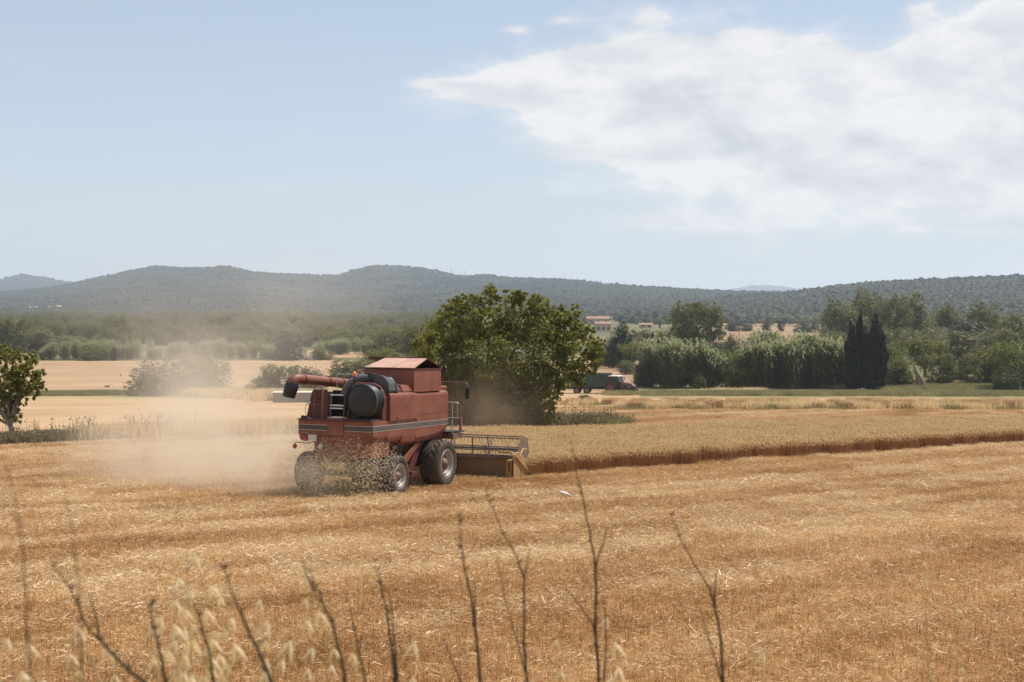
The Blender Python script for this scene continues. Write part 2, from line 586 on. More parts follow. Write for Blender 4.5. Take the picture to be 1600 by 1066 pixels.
# ------------------------------------------------------------------ ground, fields, hills
def sheet(name, xs, ys, zoff, mat, warp=None):
    """xs: function(v)->(x0,x1); grid over y values"""
    V, I = [], []
    nx = 28
    for j, y in enumerate(ys):
        x0, x1 = xs(y)
        for i in range(nx):
            x = x0 + (x1 - x0) * i / (nx - 1)
            V.append((x, y, float(gz(y)) + zoff))
    for j in range(len(ys) - 1):
        for i in range(nx - 1):
            a = j * nx + i
            I.append((a, a + 1, a + nx + 1, a + nx))
    o = obj(name, fast_mesh(name, V, 4, I, mat, smooth=True))
    o['kind'] = 'structure'
    return o


def patch_sheet(name, corners, zoff, mat, n=40, wob=0.0):
    """corners: four ground pixels (near-left, near-right, far-right, far-left)"""
    c = [gp(*q) for q in corners]
    V, I = [], []
    for j in range(n + 1):
        t = j / n
        for i in range(n + 1):
            s = i / n
            w = wob * (fbm(np.array([s * 9.]), np.array([t * 9.]), 3)[0] - .5)
            p = (c[0] * (1 - s) + c[1] * s) * (1 - t) + (c[3] * (1 - s) + c[2] * s) * t
            y = p.y + w * (1 if 0 < i < n else 0) * abs(t - .5) * 2
            V.append((p.x, y, float(gz(y)) + zoff))
    for j in range(n):
        for i in range(n):
            a = j * (n + 1) + i
            I.append((a, a + 1, a + n + 2, a + n + 1))
    o = obj(name, fast_mesh(name, V, 4, I, mat, smooth=True))
    o['kind'] = 'structure'
    return o


span = lambda y: (-60 - abs(y) * .75, 60 + abs(y) * .75)
sheet('roadside_bank', span, [-60, -30, -12, -4, 0, 1.5, 3, 4, 5, 6, 8, 10, 12, 14, 16, 17.0], 0, M['bank'])
sheet('stubble_field', span, list(np.arange(17, 120, 1.0)), 0, M['soil'])
ys2 = list(np.arange(119, 400, 4.0)) + [400, 440, 500, 600, 800, 1100, 1500, 2000, 3000, 4500, 7000, 11000]
sheet('plain', span, ys2, -.01, M['dry_plain'])
patch_sheet('tan_field', [(-60, 699), (640, 676), (640, 624), (-60, 624)], .05, M['tan2'])
patch_sheet('tan_field', [(-60, 612), (700, 612), (700, 563), (-60, 565)], .06, M['tan'])
patch_sheet('grass_strip', [(-60, 624), (640, 624), (640, 612), (-60, 612)], .055, M['green_ground'])
patch_sheet('field_strip', [(860, 641), (1700, 641), (1700, 622), (860, 622)], .05, M['tan2'])
patch_sheet('farm_track', [(860, 622), (1020, 622), (1020, 612), (860, 611)], .06, M['tan2'])
patch_sheet('green_verge', [(1000, 622), (1700, 622), (1700, 600), (1000, 608)], .075, M['green_ground'])
patch_sheet('brown_field', [(860, 611), (1020, 612), (1010, 566), (860, 566)], .06, M['brown_field'])
patch_sheet('grass_strip', [(860, 566), (1020, 566), (1010, 556), (860, 556)], .06, M['green_ground'])
patch_sheet('brown_field', [(1060, 545), (1320, 545), (1310, 509), (1100, 511)], .1, M['brown_field'])
patch_sheet('yellow_field', [(1100, 508.5), (1330, 508), (1330, 500), (1100, 500)], .15, M['tan'])
patch_sheet('yellow_field', [(930, 520), (1050, 520), (1050, 503), (930, 503)], .15, M['dry_plain'])
patch_sheet('tan_field', [(480, 560), (660, 560), (660, 548), (480, 548)], .1, M['tan'])


def hill(name, prof, dbase, dridge, seed, mat, rough=22, lift=0, pxs=(-260, 1860), zbase=-17, back=1.25):
    px = np.arange(pxs[0], pxs[1] + 1, 8.0)
    py = np.interp(px, [p[0] for p in prof], [p[1] for p in prof]) + lift
    ts = np.concatenate([np.linspace(0, 1, 46), np.linspace(1.04, 1.6, 10)])
    db = np.interp(px, [p[0] for p in dbase], [p[1] for p in dbase])
    dr = np.interp(px, [p[0] for p in dridge], [p[1] for p in dridge])
    V = []
    for t in ts:
        D = db + (dr - db) * t
        X = (px - 800) / F * D
        e = float(np.clip(t, 0, 1))
        pb = HY - F * zbase / db
        q = pb + (py - pb) * e ** .85
        nz = fbm(X / 300., D / 420., seed, 5) - .5
        q = q - nz * rough * np.clip((pb - py) / 60., .15, 1.2) * sin(pi * e) ** .9
        q = np.maximum(q, py)
        z = (HY - q) / F * D
        if t > 1:
            z = z - (t - 1) * 180
        V.append(np.stack([X, D, z], 1))
    nx, ny = len(px), len(ts)
    V = np.concatenate(V)
    a = (np.arange(ny - 1)[:, None] * nx + np.arange(nx - 1)[None]).ravel()
    I = np.stack([a, a + 1, a + nx + 1, a + nx], 1)
    o = obj(name, fast_mesh(name, V, 4, I, mat, smooth=True))
    o['kind'] = 'structure'
    return V.reshape(ny, nx, 3)


def hill_points(G, n, rows=47, seed=1, dens=None):
    r = np.random.default_rng(seed)
    ny, nx = rows, G.shape[1]
    j = r.random(n * 3) * (ny - 1.001)
    i = r.random(n * 3) * (nx - 1.001)
    j0, i0 = j.astype(int), i.astype(int)
    fj, fi = (j - j0)[:, None], (i - i0)[:, None]
    P = (G[j0, i0] * (1 - fj) + G[j0 + 1, i0] * fj) * (1 - fi) + (G[j0, i0 + 1] * (1 - fj) + G[j0 + 1, i0 + 1] * fj) * fi
    w = fbm(P[:, 0] / 140., P[:, 1] / 140., seed + 5, 3)
    keep = r.random(len(P)) < np.clip((w - .25) * 2.2, .25, 1)
    if dens is not None:
        keep &= dens(P)
    return P[keep][:n]


def icoball(r, seed, sub=2, squash=.8, bump=.28):
    import bmesh
    bm = bmesh.new()
    bmesh.ops.create_icosphere(bm, subdivisions=sub, radius=1)
    rr = np.random.default_rng(seed)
    V = np.array([v.co[:] for v in bm.verts])
    Fc = np.array([[v.index for v in f.verts] for f in bm.faces])
    bm.free()
    k = 1 + bump * (rr.random(len(V)) - .5) * 2
    V = V * k[:, None] * r
    V[:, 2] *= squash
    return V, Fc


def make_grove(name, seed, n, spread, mat, rmin=1.6, rmax=5.0):
    """a clump of far tree crowns, one mesh"""
    rr = np.random.default_rng(seed)
    Vs, Fs, R = [], [], []
    o = 0
    for k in range(n):
        rad = rmin + (rmax - rmin) * rr.random() ** 1.8
        V, Fc = icoball(rad, seed * 31 + k, 2, rr.uniform(.75, 1.15))
        V = V + np.array([rr.uniform(-spread, spread), rr.uniform(-spread, spread), rad * .75])
        Vs.append(V)
        Fs.append(Fc + o)
        o += len(V)
        R.append(np.full(len(V), rr.random()) + rr.uniform(-.2, .2, len(V)))
    return fast_mesh(name, np.concatenate(Vs), 3, np.concatenate(Fs), mat, {'rnd': np.clip(np.concatenate(R), 0, 1)}, smooth=False)


def scatter(name, P, S, meshes, label, cat, kind='stuff', seed=0, tilt=None):
    """one object: copies of a few meshes stood on many points"""
    r = np.random.default_rng(seed)
    col = bpy.data.collections.new(name + '_sources')
    for k, me in enumerate(meshes):
        col.objects.link(bpy.data.objects.new('%s_source_%02d' % (name, k), me))
    me = bpy.data.meshes.new(name)
    P = np.asarray(P, np.float32)
    me.vertices.add(len(P))
    me.vertices.foreach_set('co', P.ravel())
    a = me.attributes.new('scl', 'FLOAT', 'POINT')
    a.data.foreach_set('value', np.asarray(S, np.float32) * np.ones(len(P), np.float32))
    a = me.attributes.new('rotz', 'FLOAT', 'POINT')
    a.data.foreach_set('value', r.uniform(0, 2 * pi, len(P)).astype(np.float32))
    a = me.attributes.new('pick', 'INT', 'POINT')
    a.data.foreach_set('value', r.integers(0, len(meshes), len(P)).astype(np.int32))
    o = obj(name, me)
    ng = bpy.data.node_groups.new(name + '_scatter', 'GeometryNodeTree')
    ng.interface.new_socket('Geometry', in_out='INPUT', socket_type='NodeSocketGeometry')
    ng.interface.new_socket('Geometry', in_out='OUTPUT', socket_type='NodeSocketGeometry')
    nd, lk = ng.nodes, ng.links
    gi, go = nd.new('NodeGroupInput'), nd.new('NodeGroupOutput')
    ip = nd.new('GeometryNodeInstanceOnPoints')
    ci = nd.new('GeometryNodeCollectionInfo')
    ci.inputs['Collection'].default_value = col
    ci.inputs['Separate Children'].default_value = True
    ci.inputs['Reset Children'].default_value = True
    def named(nm, ty):
        q = nd.new('GeometryNodeInputNamedAttribute')
        q.data_type = ty
        q.inputs['Name'].default_value = nm
        return q.outputs['Attribute']
    cx = nd.new('ShaderNodeCombineXYZ')
    lk.new(named('rotz', 'FLOAT'), cx.inputs['Z'])
    lk.new(gi.outputs[0], ip.inputs['Points'])
    lk.new(ci.outputs[0], ip.inputs['Instance'])
    ip.inputs['Pick Instance'].default_value = True
    lk.new(named('pick', 'INT'), ip.inputs['Instance Index'])
    lk.new(cx.outputs[0], ip.inputs['Rotation'])
    lk.new(named('scl', 'FLOAT'), ip.inputs['Scale'])
    lk.new(ip.outputs[0], go.inputs[0])
    md = o.modifiers.new('scatter', 'NODES')
    md.node_group = ng
    tag(o, label, cat, kind=kind)
    return o


RIDGE_L = [(-300, 462), (0, 456), (60, 453), (95, 448), (130, 440), (200, 426), (240, 417), (300, 420), (350, 417), (400, 426), (440, 429), (500, 431),
           (535, 431), (560, 421), (590, 416), (650, 417), (690, 427), (720, 433), (760, 431), (800, 435), (850, 437), (900, 440),
           (950, 446), (1000, 449), (1050, 453), (1100, 456), (1150, 458), (1240, 460), (1400, 450), (1900, 450)]
RIDGE_B = [(-300, 432), (-60, 440), (0, 438), (35, 430), (60, 433), (95, 440), (140, 447), (200, 470), (1900, 480)]
RIDGE_R = [(-300, 490), (900, 490), (1080, 478), (1150, 464), (1230, 460), (1280, 453), (1330, 446), (1400, 441), (1440, 438), (1500, 437), (1550, 434), (1600, 432), (1700, 425), (1900, 420)]
RIDGE_F = [(-300, 480), (1060, 480), (1120, 455), (1155, 450), (1172, 446), (1180, 445.5), (1188, 447.5), (1197, 444.5), (1207, 447), (1215, 447), (1225, 448), (1240, 450), (1275, 454), (1320, 480), (1900, 480)]
GL = hill('wooded_hill', RIDGE_L, [(-300, 2100), (700, 2000), (1300, 1500), (1900, 1500)], [(-300, 4300), (650, 4200), (1000, 3200), (1250, 2800), (1900, 2800)], 3, M['hill_soil'], 34, lift=2)
GB = hill('wooded_hill', RIDGE_B, [(-300, 5200), (1900, 5200)], [(-300, 6600), (1900, 6600)], 9, M['hill_soil'], 10, pxs=(-260, 220))
GR = hill('wooded_hill', RIDGE_R, [(-300, 1250), (1900, 1050)], [(-300, 2200), (1900, 2100)], 5, M['hill_soil'], 14, lift=5, pxs=(1000, 1860))
GF = hill('far_mountain', RIDGE_F, [(-300, 7000), (1900, 7000)], [(-300, 8500), (1900, 8500)], 11, M['far_blue'], 4, pxs=(1050, 1330))
groves = [make_grove('grove_%d' % k, 60 + k, 20, 13, M['forest']) for k in range(8)]
def seen(P):
    return np.abs(P[:, 0] / P[:, 1]) < .44
TRACK0, TRACK1 = at(628, 492, 2150), at(638, 467, 2900)
def no_track(P):
    t = np.clip((P[:, 1] - TRACK0.y) / (TRACK1.y - TRACK0.y), 0, 1)
    cx = TRACK0.x + (TRACK1.x - TRACK0.x) * t
    on = (np.abs(P[:, 0] - cx) < 14) & (P[:, 1] < TRACK1.y + 20)
    return seen(P) & ~on
PL = hill_points(GL, 22000, seed=2, dens=no_track)
scatter('hill_forest', PL, np.random.default_rng(4).uniform(.75, 1.25, len(PL)), groves, 'dark woodland covering the long hill ridge on the horizon', 'forest')
PB = hill_points(GB, 1500, seed=3, dens=seen)
scatter('hill_forest', PB, 1.2, groves, 'woodland on the more distant hill at the far left', 'forest', seed=2)
PR = hill_points(GR, 9000, seed=4, dens=seen)
scatter('hill_forest', PR, np.random.default_rng(5).uniform(.7, 1.2, len(PR)), groves, 'woodland on the nearer hill at the right under the clouds', 'forest', seed=3)
# pale firebreak running up the left hill
tv = []
for k in range(15):
    t = k / 14
    y = TRACK0.y + (TRACK1.y - TRACK0.y) * t
    x = TRACK0.x + (TRACK1.x - TRACK0.x) * t + 6 * sin(k)
    # height of the hill under the track
    jj = np.argmin(np.abs(GL[:46, 0, 1] - y))
    rowp = GL[jj]
    z = float(np.interp(x, rowp[:, 0], rowp[:, 2]))
    tv += [(x - 10, y, z + 2.5), (x + 10, y, z + 2.5)]
o = obj('hill_track', fast_mesh('hill_track', tv, 4, [(2 * k, 2 * k + 1, 2 * k + 3, 2 * k + 2) for k in range(14)], M['track_soil']))
o['kind'] = 'structure'
# ------------------------------------------------------------------ stubble and standing wheat
def straw_tile(name, seed, size, n_stand, n_lie, hmin, hmax, w, mat, lmax=.2):
    r = np.random.default_rng(seed)
    n = n_stand + n_lie
    b = np.zeros((n, 3))
    b[:, :2] = r.uniform(-size / 2, size / 2, (n, 2))
    d = np.zeros((n, 3))
    th = r.uniform(0, 2 * pi, n)
    h = r.uniform(hmin, hmax, n)
    lean = np.abs(r.normal(0, .28, n))
    d[:, 0] = np.cos(th) * np.sin(lean) * h
    d[:, 1] = np.sin(th) * np.sin(lean) * h
    d[:, 2] = np.cos(lean) * h
    L = r.uniform(.04, lmax, n) * r.uniform(.5, 1, n)
    k = slice(n_stand, n)
    b[k, 2] = r.uniform(.02, hmax * .8, n_lie)
    d[k, 0] = (np.cos(th) * L)[k]
    d[k, 1] = (np.sin(th) * L)[k]
    d[k, 2] = (r.normal(0, .28, n) * L)[k]
    ph = r.uniform(0, 2 * pi, n)
    s = np.stack([np.cos(ph), np.sin(ph), r.normal(0, .4, n)], 1)
    s = np.cross(d, s)
    s /= np.linalg.norm(s, axis=1)[:, None] + 1e-9
    ww = (w * r.uniform(.7, 1.3, n))[:, None]
    V = np.stack([b - s * ww, b + s * ww, b + d + s * ww * .8, b + d - s * ww * .8], 1).reshape(-1, 3)
    I = np.arange(4 * n).reshape(n, 4)
    rnd = r.random(n)
    rnd[k] = np.clip(rnd[k] * .6 + .4, 0, 1)
    return fast_mesh(name, V, 4, I, mat, {'rnd': np.repeat(rnd, 4)})


def inside(P, poly):
    x, y = P[:, 0], P[:, 1]
    c = np.zeros(len(P), bool)
    j = len(poly) - 1
    for i in range(len(poly)):
        xi, yi, xj, yj = poly[i][0], poly[i][1], poly[j][0], poly[j][1]
        with np.errstate(divide='ignore', invalid='ignore'):
            c ^= ((yi > y) != (yj > y)) & (x < (xj - xi) * (y - yi) / (yj - yi + 1e-12) + xi)
        j = i
    return c


# the combine's own frame, needed already to know where the crop still stands
CH = radians(23)
CTILT = radians(1.7)
C_FWD = Vector((sin(CH), cos(CH), 0)) * cos(CTILT) + Vector((0, 0, -sin(CTILT)))
C_RT = Vector((cos(CH), -sin(CH), 0))
C_UP = C_RT.cross(C_FWD)
C_O = Vector((-4.08, 53.16, -6.77))


def cw(x, y, z=0):
    return C_O + C_RT * x + C_FWD * y + C_UP * z


wh = [gp(842, 745), gp(1180, 719), gp(1420, 704), gp(1760, 681), gp(1760, 667), gp(1300, 674), gp(900, 687), gp(640, 690), cw(-3.2, 4.7), cw(3.25, 4.7)]
WHEAT = [(p.x, p.y) for p in wh]
LEFTF = [(p.x, p.y) for p in (gp(-200, 706), gp(0, 697), gp(200, 689), gp(480, 680), gp(700, 672), gp(700, 630), gp(-200, 630))]

r = np.random.default_rng(21)
P = []
y = 17.4
while y < 116:
    st = 1.02 if y < 60 else 1.25
    xs_ = np.arange(-(y * .40 + 7), y * .40 + 7, st)
    P.append(np.stack([xs_ + r.uniform(-.35, .35, len(xs_)), np.full(len(xs_), y) + r.uniform(-.3, .3, len(xs_))], 1))
    y += st * .95
P = np.concatenate(P)
P = P[~inside(P, WHEAT) & ~inside(P, LEFTF)]
P3 = np.column_stack([P, gz(P[:, 1])])
tiles = [straw_tile('stubble_%d' % k, 100 + k, 1.5, 620, 620, .06, .16, .0038, M['straw']) for k in range(5)]
scatter('stubble', P3, r.uniform(.9, 1.15, len(P3)), tiles, 'cut golden brown stubble covering the near field', 'stubble', seed=11)

# pale straw left in swaths along the rows
P = np.stack([r.uniform(-48, 48, 26000), r.uniform(18, 112, 26000)], 1)
P = P[np.abs(P[:, 0]) < P[:, 1] * .40 + 5]
al = P[:, 0] * sin(ROW) + P[:, 1] * cos(ROW)
ac = P[:, 0] * cos(ROW) - P[:, 1] * sin(ROW)
f = fbm(al * .06, ac * .5, 17, 3)
sw = np.abs(((ac + 3 * fbm(al * .03, ac * .05, 5, 2)) / 5.2) % 1 - .5)
keep = ((sw < .13) & (f > .42)) | (f > .66)
keep &= r.random(len(P)) < np.clip((P[:, 1] - 14) / 26, .12, 1)
P = P[keep & ~inside(P, WHEAT) & ~inside(P, LEFTF)][:2000]
tiles = [straw_tile('swath_%d' % k, 200 + k, 1.2, 40, 420, .07, .17, .0045, M['straw_loose']) for k in range(4)]
scatter('loose_straw', np.column_stack([P, gz(P[:, 1]) + .03]), r.uniform(.8, 1.3, len(P)), tiles, 'pale loose straw lying in swaths across the stubble', 'straw', seed=12)


def wheat_tile(name, seed, size, n, h):
    rr = np.random.default_rng(seed)
    b = np.zeros((n, 3))
    qa, qr = rr.uniform(0, 2 * pi, n), size * .62 * np.sqrt(rr.random(n))
    b[:, 0], b[:, 1] = np.cos(qa) * qr, np.sin(qa) * qr
    hh = h * rr.uniform(.72, 1.12, n)
    th, ln = rr.uniform(0, 2 * pi, n), np.abs(rr.normal(0, .12, n))
    t = b + np.stack([np.cos(th) * ln * hh, np.sin(th) * ln * hh, hh], 1)
    ph = rr.uniform(0, 2 * pi, n)
    s = np.stack([np.cos(ph), np.sin(ph), np.zeros(n)], 1)
    V1 = np.stack([b - s * .006, b + s * .006, t + s * .005, t - s * .005], 1).reshape(-1, 3)
    # nodding ears: a kite on the end of each stem
    e = np.stack([np.cos(th) * .06, np.sin(th) * .06, rr.uniform(-.04, .07, n)], 1)
    tip = t + e * 1.3
    mid = t + e * .6
    V2 = np.stack([t, mid + s * .016, tip, mid - s * .016], 1).reshape(-1, 3)
    V3 = np.stack([t, mid + np.array([0, 0, .014]), tip, mid - np.array([0, 0, .014])], 1).reshape(-1, 3)
    rnd = rr.random(n)
    V = np.concatenate([V1, V2, V3])
    me = fast_mesh(name, V, 4, np.arange(len(V)).reshape(-1, 4), M['wheat_stem'], {'rnd': np.repeat(np.concatenate([rnd] * 3), 4)})
    me.materials.append(M['wheat_ear'])
    mi = np.zeros(3 * n, np.int32)
    mi[n:] = 1
    me.polygons.foreach_set('material_index', mi)
    return me


wt = [wheat_tile('wheat_%d' % k, 300 + k, 1.3, 420, .72) for k in range(4)]
xs_, ys_ = np.meshgrid(np.arange(-12, 62, .82), np.arange(50, 100, .82))
P = np.stack([xs_.ravel(), ys_.ravel()], 1) + r.uniform(-.48, .48, (xs_.size, 2))
P = P[inside(P, WHEAT) & (np.abs(P[:, 0]) < P[:, 1] * .43 + 3)]
scatter('standing_wheat', np.column_stack([P, gz(P[:, 1])]), r.uniform(.92, 1.05, len(P)), wt, 'uncut ripe wheat standing beside the cut edge', 'wheat', seed=13)
# two thin uncut rows beyond the field
for py, x0, x1, nm, dn in ((633.5, 868, 1660, 'farther uncut row of ripe grain along the field end', 1.0), (640.0, 985, 1660, 'nearer ragged row of ripe grain along the field end', .72)):
    a, b = gp(x0, py), gp(x1, py + (1 if x1 > 1000 else 0))
    n = int((b - a).length / .55)
    t = np.linspace(0, 1, n)
    Q = np.stack([a.x + (b.x - a.x) * t, a.y + (b.y - a.y) * t], 1)
    keep = (fbm(t * 40, t * 0, 3 + int(py), 3) > (.30 if dn == 1 else .42))
    Q = np.concatenate([Q + r.uniform(-.25, .25, Q.shape), Q + np.array([0, 1.0]) + r.uniform(-.25, .25, Q.shape)])
    Q = Q[np.concatenate([keep, keep])] + r.normal(0, .45, (2 * int(keep.sum()), 2))
    scatter('standing_wheat', np.column_stack([Q, gz(Q[:, 1])]), r.uniform(.45, 1.35, len(Q)) * (.72 if dn == 1 else .80), wt, nm, 'wheat', seed=int(py))


# ------------------------------------------------------------------ foliage builders
def leaf_cards(C, Nrm, L, W, r, droop=.0):
    n = len(C)
    d = r.normal(0, 1, (n, 3))
    d[:, 2] -= droop
    d -= (d * Nrm).sum(1)[:, None] * Nrm
    d /= np.linalg.norm(d, axis=1)[:, None] + 1e-9
    v = np.cross(Nrm, d)
    Lk = (L * r.uniform(.6, 1.3, n))[:, None]
    Wk = Lk * W
    return np.stack([C - d * Lk * .5, C - v * Wk * .5 + Nrm * Lk * .06, C + d * Lk * .5, C + v * Wk * .5 + Nrm * Lk * .06], 1).reshape(-1, 3)


def crown_mesh(name, seed, blobs, n, leaf, mat, per=14, W=.62, shell=.5, up=.55, droop=.3, floor=None, weights=None):
    r = np.random.default_rng(seed)
    B = np.array(blobs, float)
    wgt = (B[:, 3] * B[:, 4] + B[:, 3] * B[:, 5] + B[:, 4] * B[:, 5])
    if weights is not None:
        wgt = np.array(weights, float)
    wgt /= wgt.sum()
    nc = max(1, n // per)
    bi = r.choice(len(B), nc, p=wgt)
    d = r.normal(0, 1, (nc, 3))
    d /= np.linalg.norm(d, axis=1)[:, None]
    rad = shell + (1.04 - shell) * r.random(nc) ** .6
    cc = B[bi, :3] + d * B[bi, 3:6] * rad[:, None]
    rc = B[bi, 3:6].min(1) * r.uniform(.16, .30, nc)
    k = np.repeat(np.arange(nc), per)
    q = r.normal(0, .6, (len(k), 3))
    C = cc[k] + q * rc[k][:, None]
    N_ = d[k] * .55 + r.normal(0, .55, (len(k), 3))
    N_[:, 2] += up
    N_ /= np.linalg.norm(N_, axis=1)[:, None]
    if floor is not None:
        ok = C[:, 2] > floor
        C, N_, k = C[ok], N_[ok], k[ok]
    V = leaf_cards(C, N_, leaf, W, r, droop)
    rnd = np.clip(r.random(nc)[k] * .45 + r.random(len(k)) * .55, 0, 1)
    return fast_mesh(name, V, 4, np.arange(len(V)).reshape(-1, 4), mat, {'rnd': np.repeat(rnd, 4)})


def limb_mesh(name, seed, base, targets, r0, mat, fork=.3):
    rr = random.Random(seed)
    mb = MB()
    base = Vector(base)
    top = sum((Vector(t) for t in targets), Vector()) / len(targets)
    fk = base.lerp(top, fork)
    fk.x += rr.uniform(-.1, .1) * r0 * 4
    mb.tube([base - Vector((0, 0, .15)), base.lerp(fk, .08), base.lerp(fk, .5) + Vector((rr.uniform(-1, 1), rr.uniform(-1, 1), 0)) * r0 * .4, fk],
            [r0 * 1.5, r0 * 1.1, r0 * .9, r0 * .75], 9)
    for t in targets:
        t = Vector(t)
        m1 = fk.lerp(t, .4) + Vector((rr.uniform(-1, 1), rr.uniform(-1, 1), rr.uniform(-.2, 1))) * r0 * 1.2
        m2 = fk.lerp(t, .75) + Vector((rr.uniform(-1, 1), rr.uniform(-1, 1), rr.uniform(-.5, .8))) * r0 * 1.2
        mb.tube([fk - Vector((0, 0, r0 * .3)), m1, m2, t], [r0 * .55, r0 * .38, r0 * .22, r0 * .08], 6)
    me = bpy.data.meshes.new(name)
    me.from_pydata(mb.v, [], mb.f)
    me.polygons.foreach_set('use_smooth', mb.s)
    me.materials.append(mat)
    me.update()
    return me


# unit trees: one wide, one high; base at the origin
def unit_tree(kind, seed):
    r = random.Random(seed)
    bl = []
    if kind == 'round':
        for k in range(9):
            a = r.uniform(0, 2 * pi)
            q = r.uniform(.05, .27)
            z = r.uniform(.32, .80)
            s = r.uniform(.15, .24) * (1.05 - .35 * abs(z - .5))
            bl.append((cos(a) * q, sin(a) * q, z, s, s, s * .95))
        bl += [(0, 0, .55, .30, .30, .34), (.1, 0, .2, .28, .28, .2), (-.14, .05, .22, .27, .27, .2), (.2, .1, .1, .2, .2, .1), (-.2, -.1, .1, .2, .2, .1), (0, .1, .08, .3, .3, .08)]
        n, leaf, mt = 7000, .045, 'leaf_green'
    elif kind == 'poplar':
        for k in range(10):
            a = r.uniform(0, 2 * pi)
            q = r.uniform(.1, .30)
            z = r.uniform(.25, .85)
            s = r.uniform(.13, .21)
            bl.append((cos(a) * q, sin(a) * q, z, s * .9, s * .9, s * 1.1))
        bl += [(0, 0, .5, .28, .28, .42), (0, 0, .2, .34, .34, .2), (0, 0, .07, .36, .36, .07)]
        n, leaf, mt = 8000, .04, 'leaf_green'
    elif kind == 'shrub':
        for k in range(8):
            a = r.uniform(0, 2 * pi)
            q = r.uniform(.15, .32)
            z = r.uniform(.2, .72)
            s = r.uniform(.16, .24)
            bl.append((cos(a) * q, sin(a) * q, z, s, s, s * 1.1))
        bl += [(0, 0, .4, .38, .38, .45), (.2, 0, .18, .25, .25, .2), (-.2, 0, .18, .25, .25, .2)]
        n, leaf, mt = 6000, .047, 'leaf_green'
    elif kind == 'umbrella':
        for k in range(8):
            a = r.uniform(0, 2 * pi)
            q = r.uniform(.15, .34)
            s = r.uniform(.14, .2)
            bl.append((cos(a) * q, sin(a) * q, r.uniform(.66, .82), s, s, s * .7))
        bl += [(0, 0, .72, .42, .42, .2), (0, 0, .55, .3, .3, .15)]
        n, leaf, mt = 4200, .04, 'leaf_green'
    elif kind == 'cypress':
        for k in range(14):
            z = (k + .5) / 14
            s = .5 * (sin(pi * min(1, (z * .82 + .18))) ** .6) * (1.0 if z < .75 else 1.0 - (z - .75) * 2.6)
            s = max(s, .08)
            bl.append((r.uniform(-.07, .07), r.uniform(-.07, .07), z * .95, s * .80, s * .80, .10))
        n, leaf, mt = 12000, .075, 'cypress'
    me = crown_mesh('crown', seed, bl, n, leaf, M[mt], floor=.01, shell=.6 if kind != 'cypress' else .5,
                    W=.62 if kind != 'cypress' else .5, up=.5 if kind != 'cypress' else .1, droop=.2 if kind != 'cypress' else -2.5)
    tg = [(b[0] * .8, b[1] * .8, b[2]) for b in bl[:7]]
    if kind == 'cypress':
        tg = [(0, 0, .9), (.04, .02, .6), (-.05, 0, .7)]
    tr = limb_mesh('trunk', seed, (0, 0, 0), tg, .03 if kind != 'cypress' else .05, M['wood_bark'], .35)
    return me, tr


UT = {k: [unit_tree(k, 40 + 7 * i + len(k)) for i in range(c)] for k, c in (('round', 3), ('poplar', 3), ('shrub', 3), ('umbrella', 1), ('cypress', 2))}
_mesh_mat = {}


def recoloured(me, mat):
    key = (me.name, mat.name)
    if key not in _mesh_mat:
        c = me.copy()
        c.materials.clear()
        c.materials.append(mat)
        _mesh_mat[key] = c
    return _mesh_mat[key]


_used = {}


def plant(name, kind, px, top, wpx, dist, leaf, label, cat='tree', group=None, fat=1.0):
    i = _used.get(kind, 0)
    _used[kind] = i + 1
    crown, trunk = UT[kind][i % len(UT[kind])]
    x = (px - 800) / F * dist
    z0 = float(gz(dist))
    h = (HY - top) / F * dist - z0
    w = wpx / F * dist
    o = thing(name, label, cat, (x, dist, z0 - .05), group, rot=(0, 0, (i * 2.399) % 6.28))
    k = 1.12 if kind == 'cypress' else 1.27
    o.scale = (w * k, w * k * fat, h)
    c = obj('crown', recoloured(crown, M[leaf]), o)
    t = obj('trunk', trunk, o)
    return o


# ------------------------------------------------------------------ the big tree behind the header
def pixel_tree(name, label, dist, blobs_px, base_px, n, leaf, mat, bark, r0, seed, depth=1.0, limbs=9, ylean=0, stems=1, W=.7, sprays=3.0, inner=.62):
    s = dist / F
    bx = (base_px - 800) * s
    z0 = float(gz(dist))
    o = thing(name, label, 'tree', (bx, dist, z0 - .05))
    rr = random.Random(seed)
    bl, sp_ = [], []
    for (px, py, rx, ry) in blobs_px:
        c = at(px, py, dist)
        b0 = (c.x - bx, rr.uniform(-1.0, 1.0) * depth, c.z - z0, rx * s * .8, (rx + ry) * .5 * s * .8, ry * s * .8)
        bl.append(b0)
        for q in range(int(3 + sprays * (rx + ry) * s)):          # separate leafy sprays standing out of each bough
            d = Vector((rr.gauss(0, 1), rr.gauss(0, 1), rr.gauss(.15, 1))).normalized()
            k = rr.uniform(.85, 1.18)
            sr = rr.uniform(.22, .48) * (1 if rx > 15 else .7)
            sp_.append((b0[0] + d.x * b0[3] * k, b0[1] + d.y * b0[4] * k, b0[2] + d.z * b0[5] * k, sr * 1.1, sr * 1.1, sr * .8))
    bl = [b0 for b0 in bl]
    me = crown_mesh('crown', seed, bl + sp_, n, leaf, mat, per=18, W=W, shell=.30, up=.55, droop=.5, floor=.05, weights=[inner * (b0[3] * b0[5]) for b0 in bl] + [(1 - inner) * 2.2 * (b0[3] * b0[5]) for b0 in sp_])
    obj('crown', me, o)
    tg = sorted(bl, key=lambda b: -b[5])[:limbs]
    obj('trunk', limb_mesh('trunk', seed, (0, 0, 0), [b[:3] for b in tg], r0, bark, .28), o)
    return o


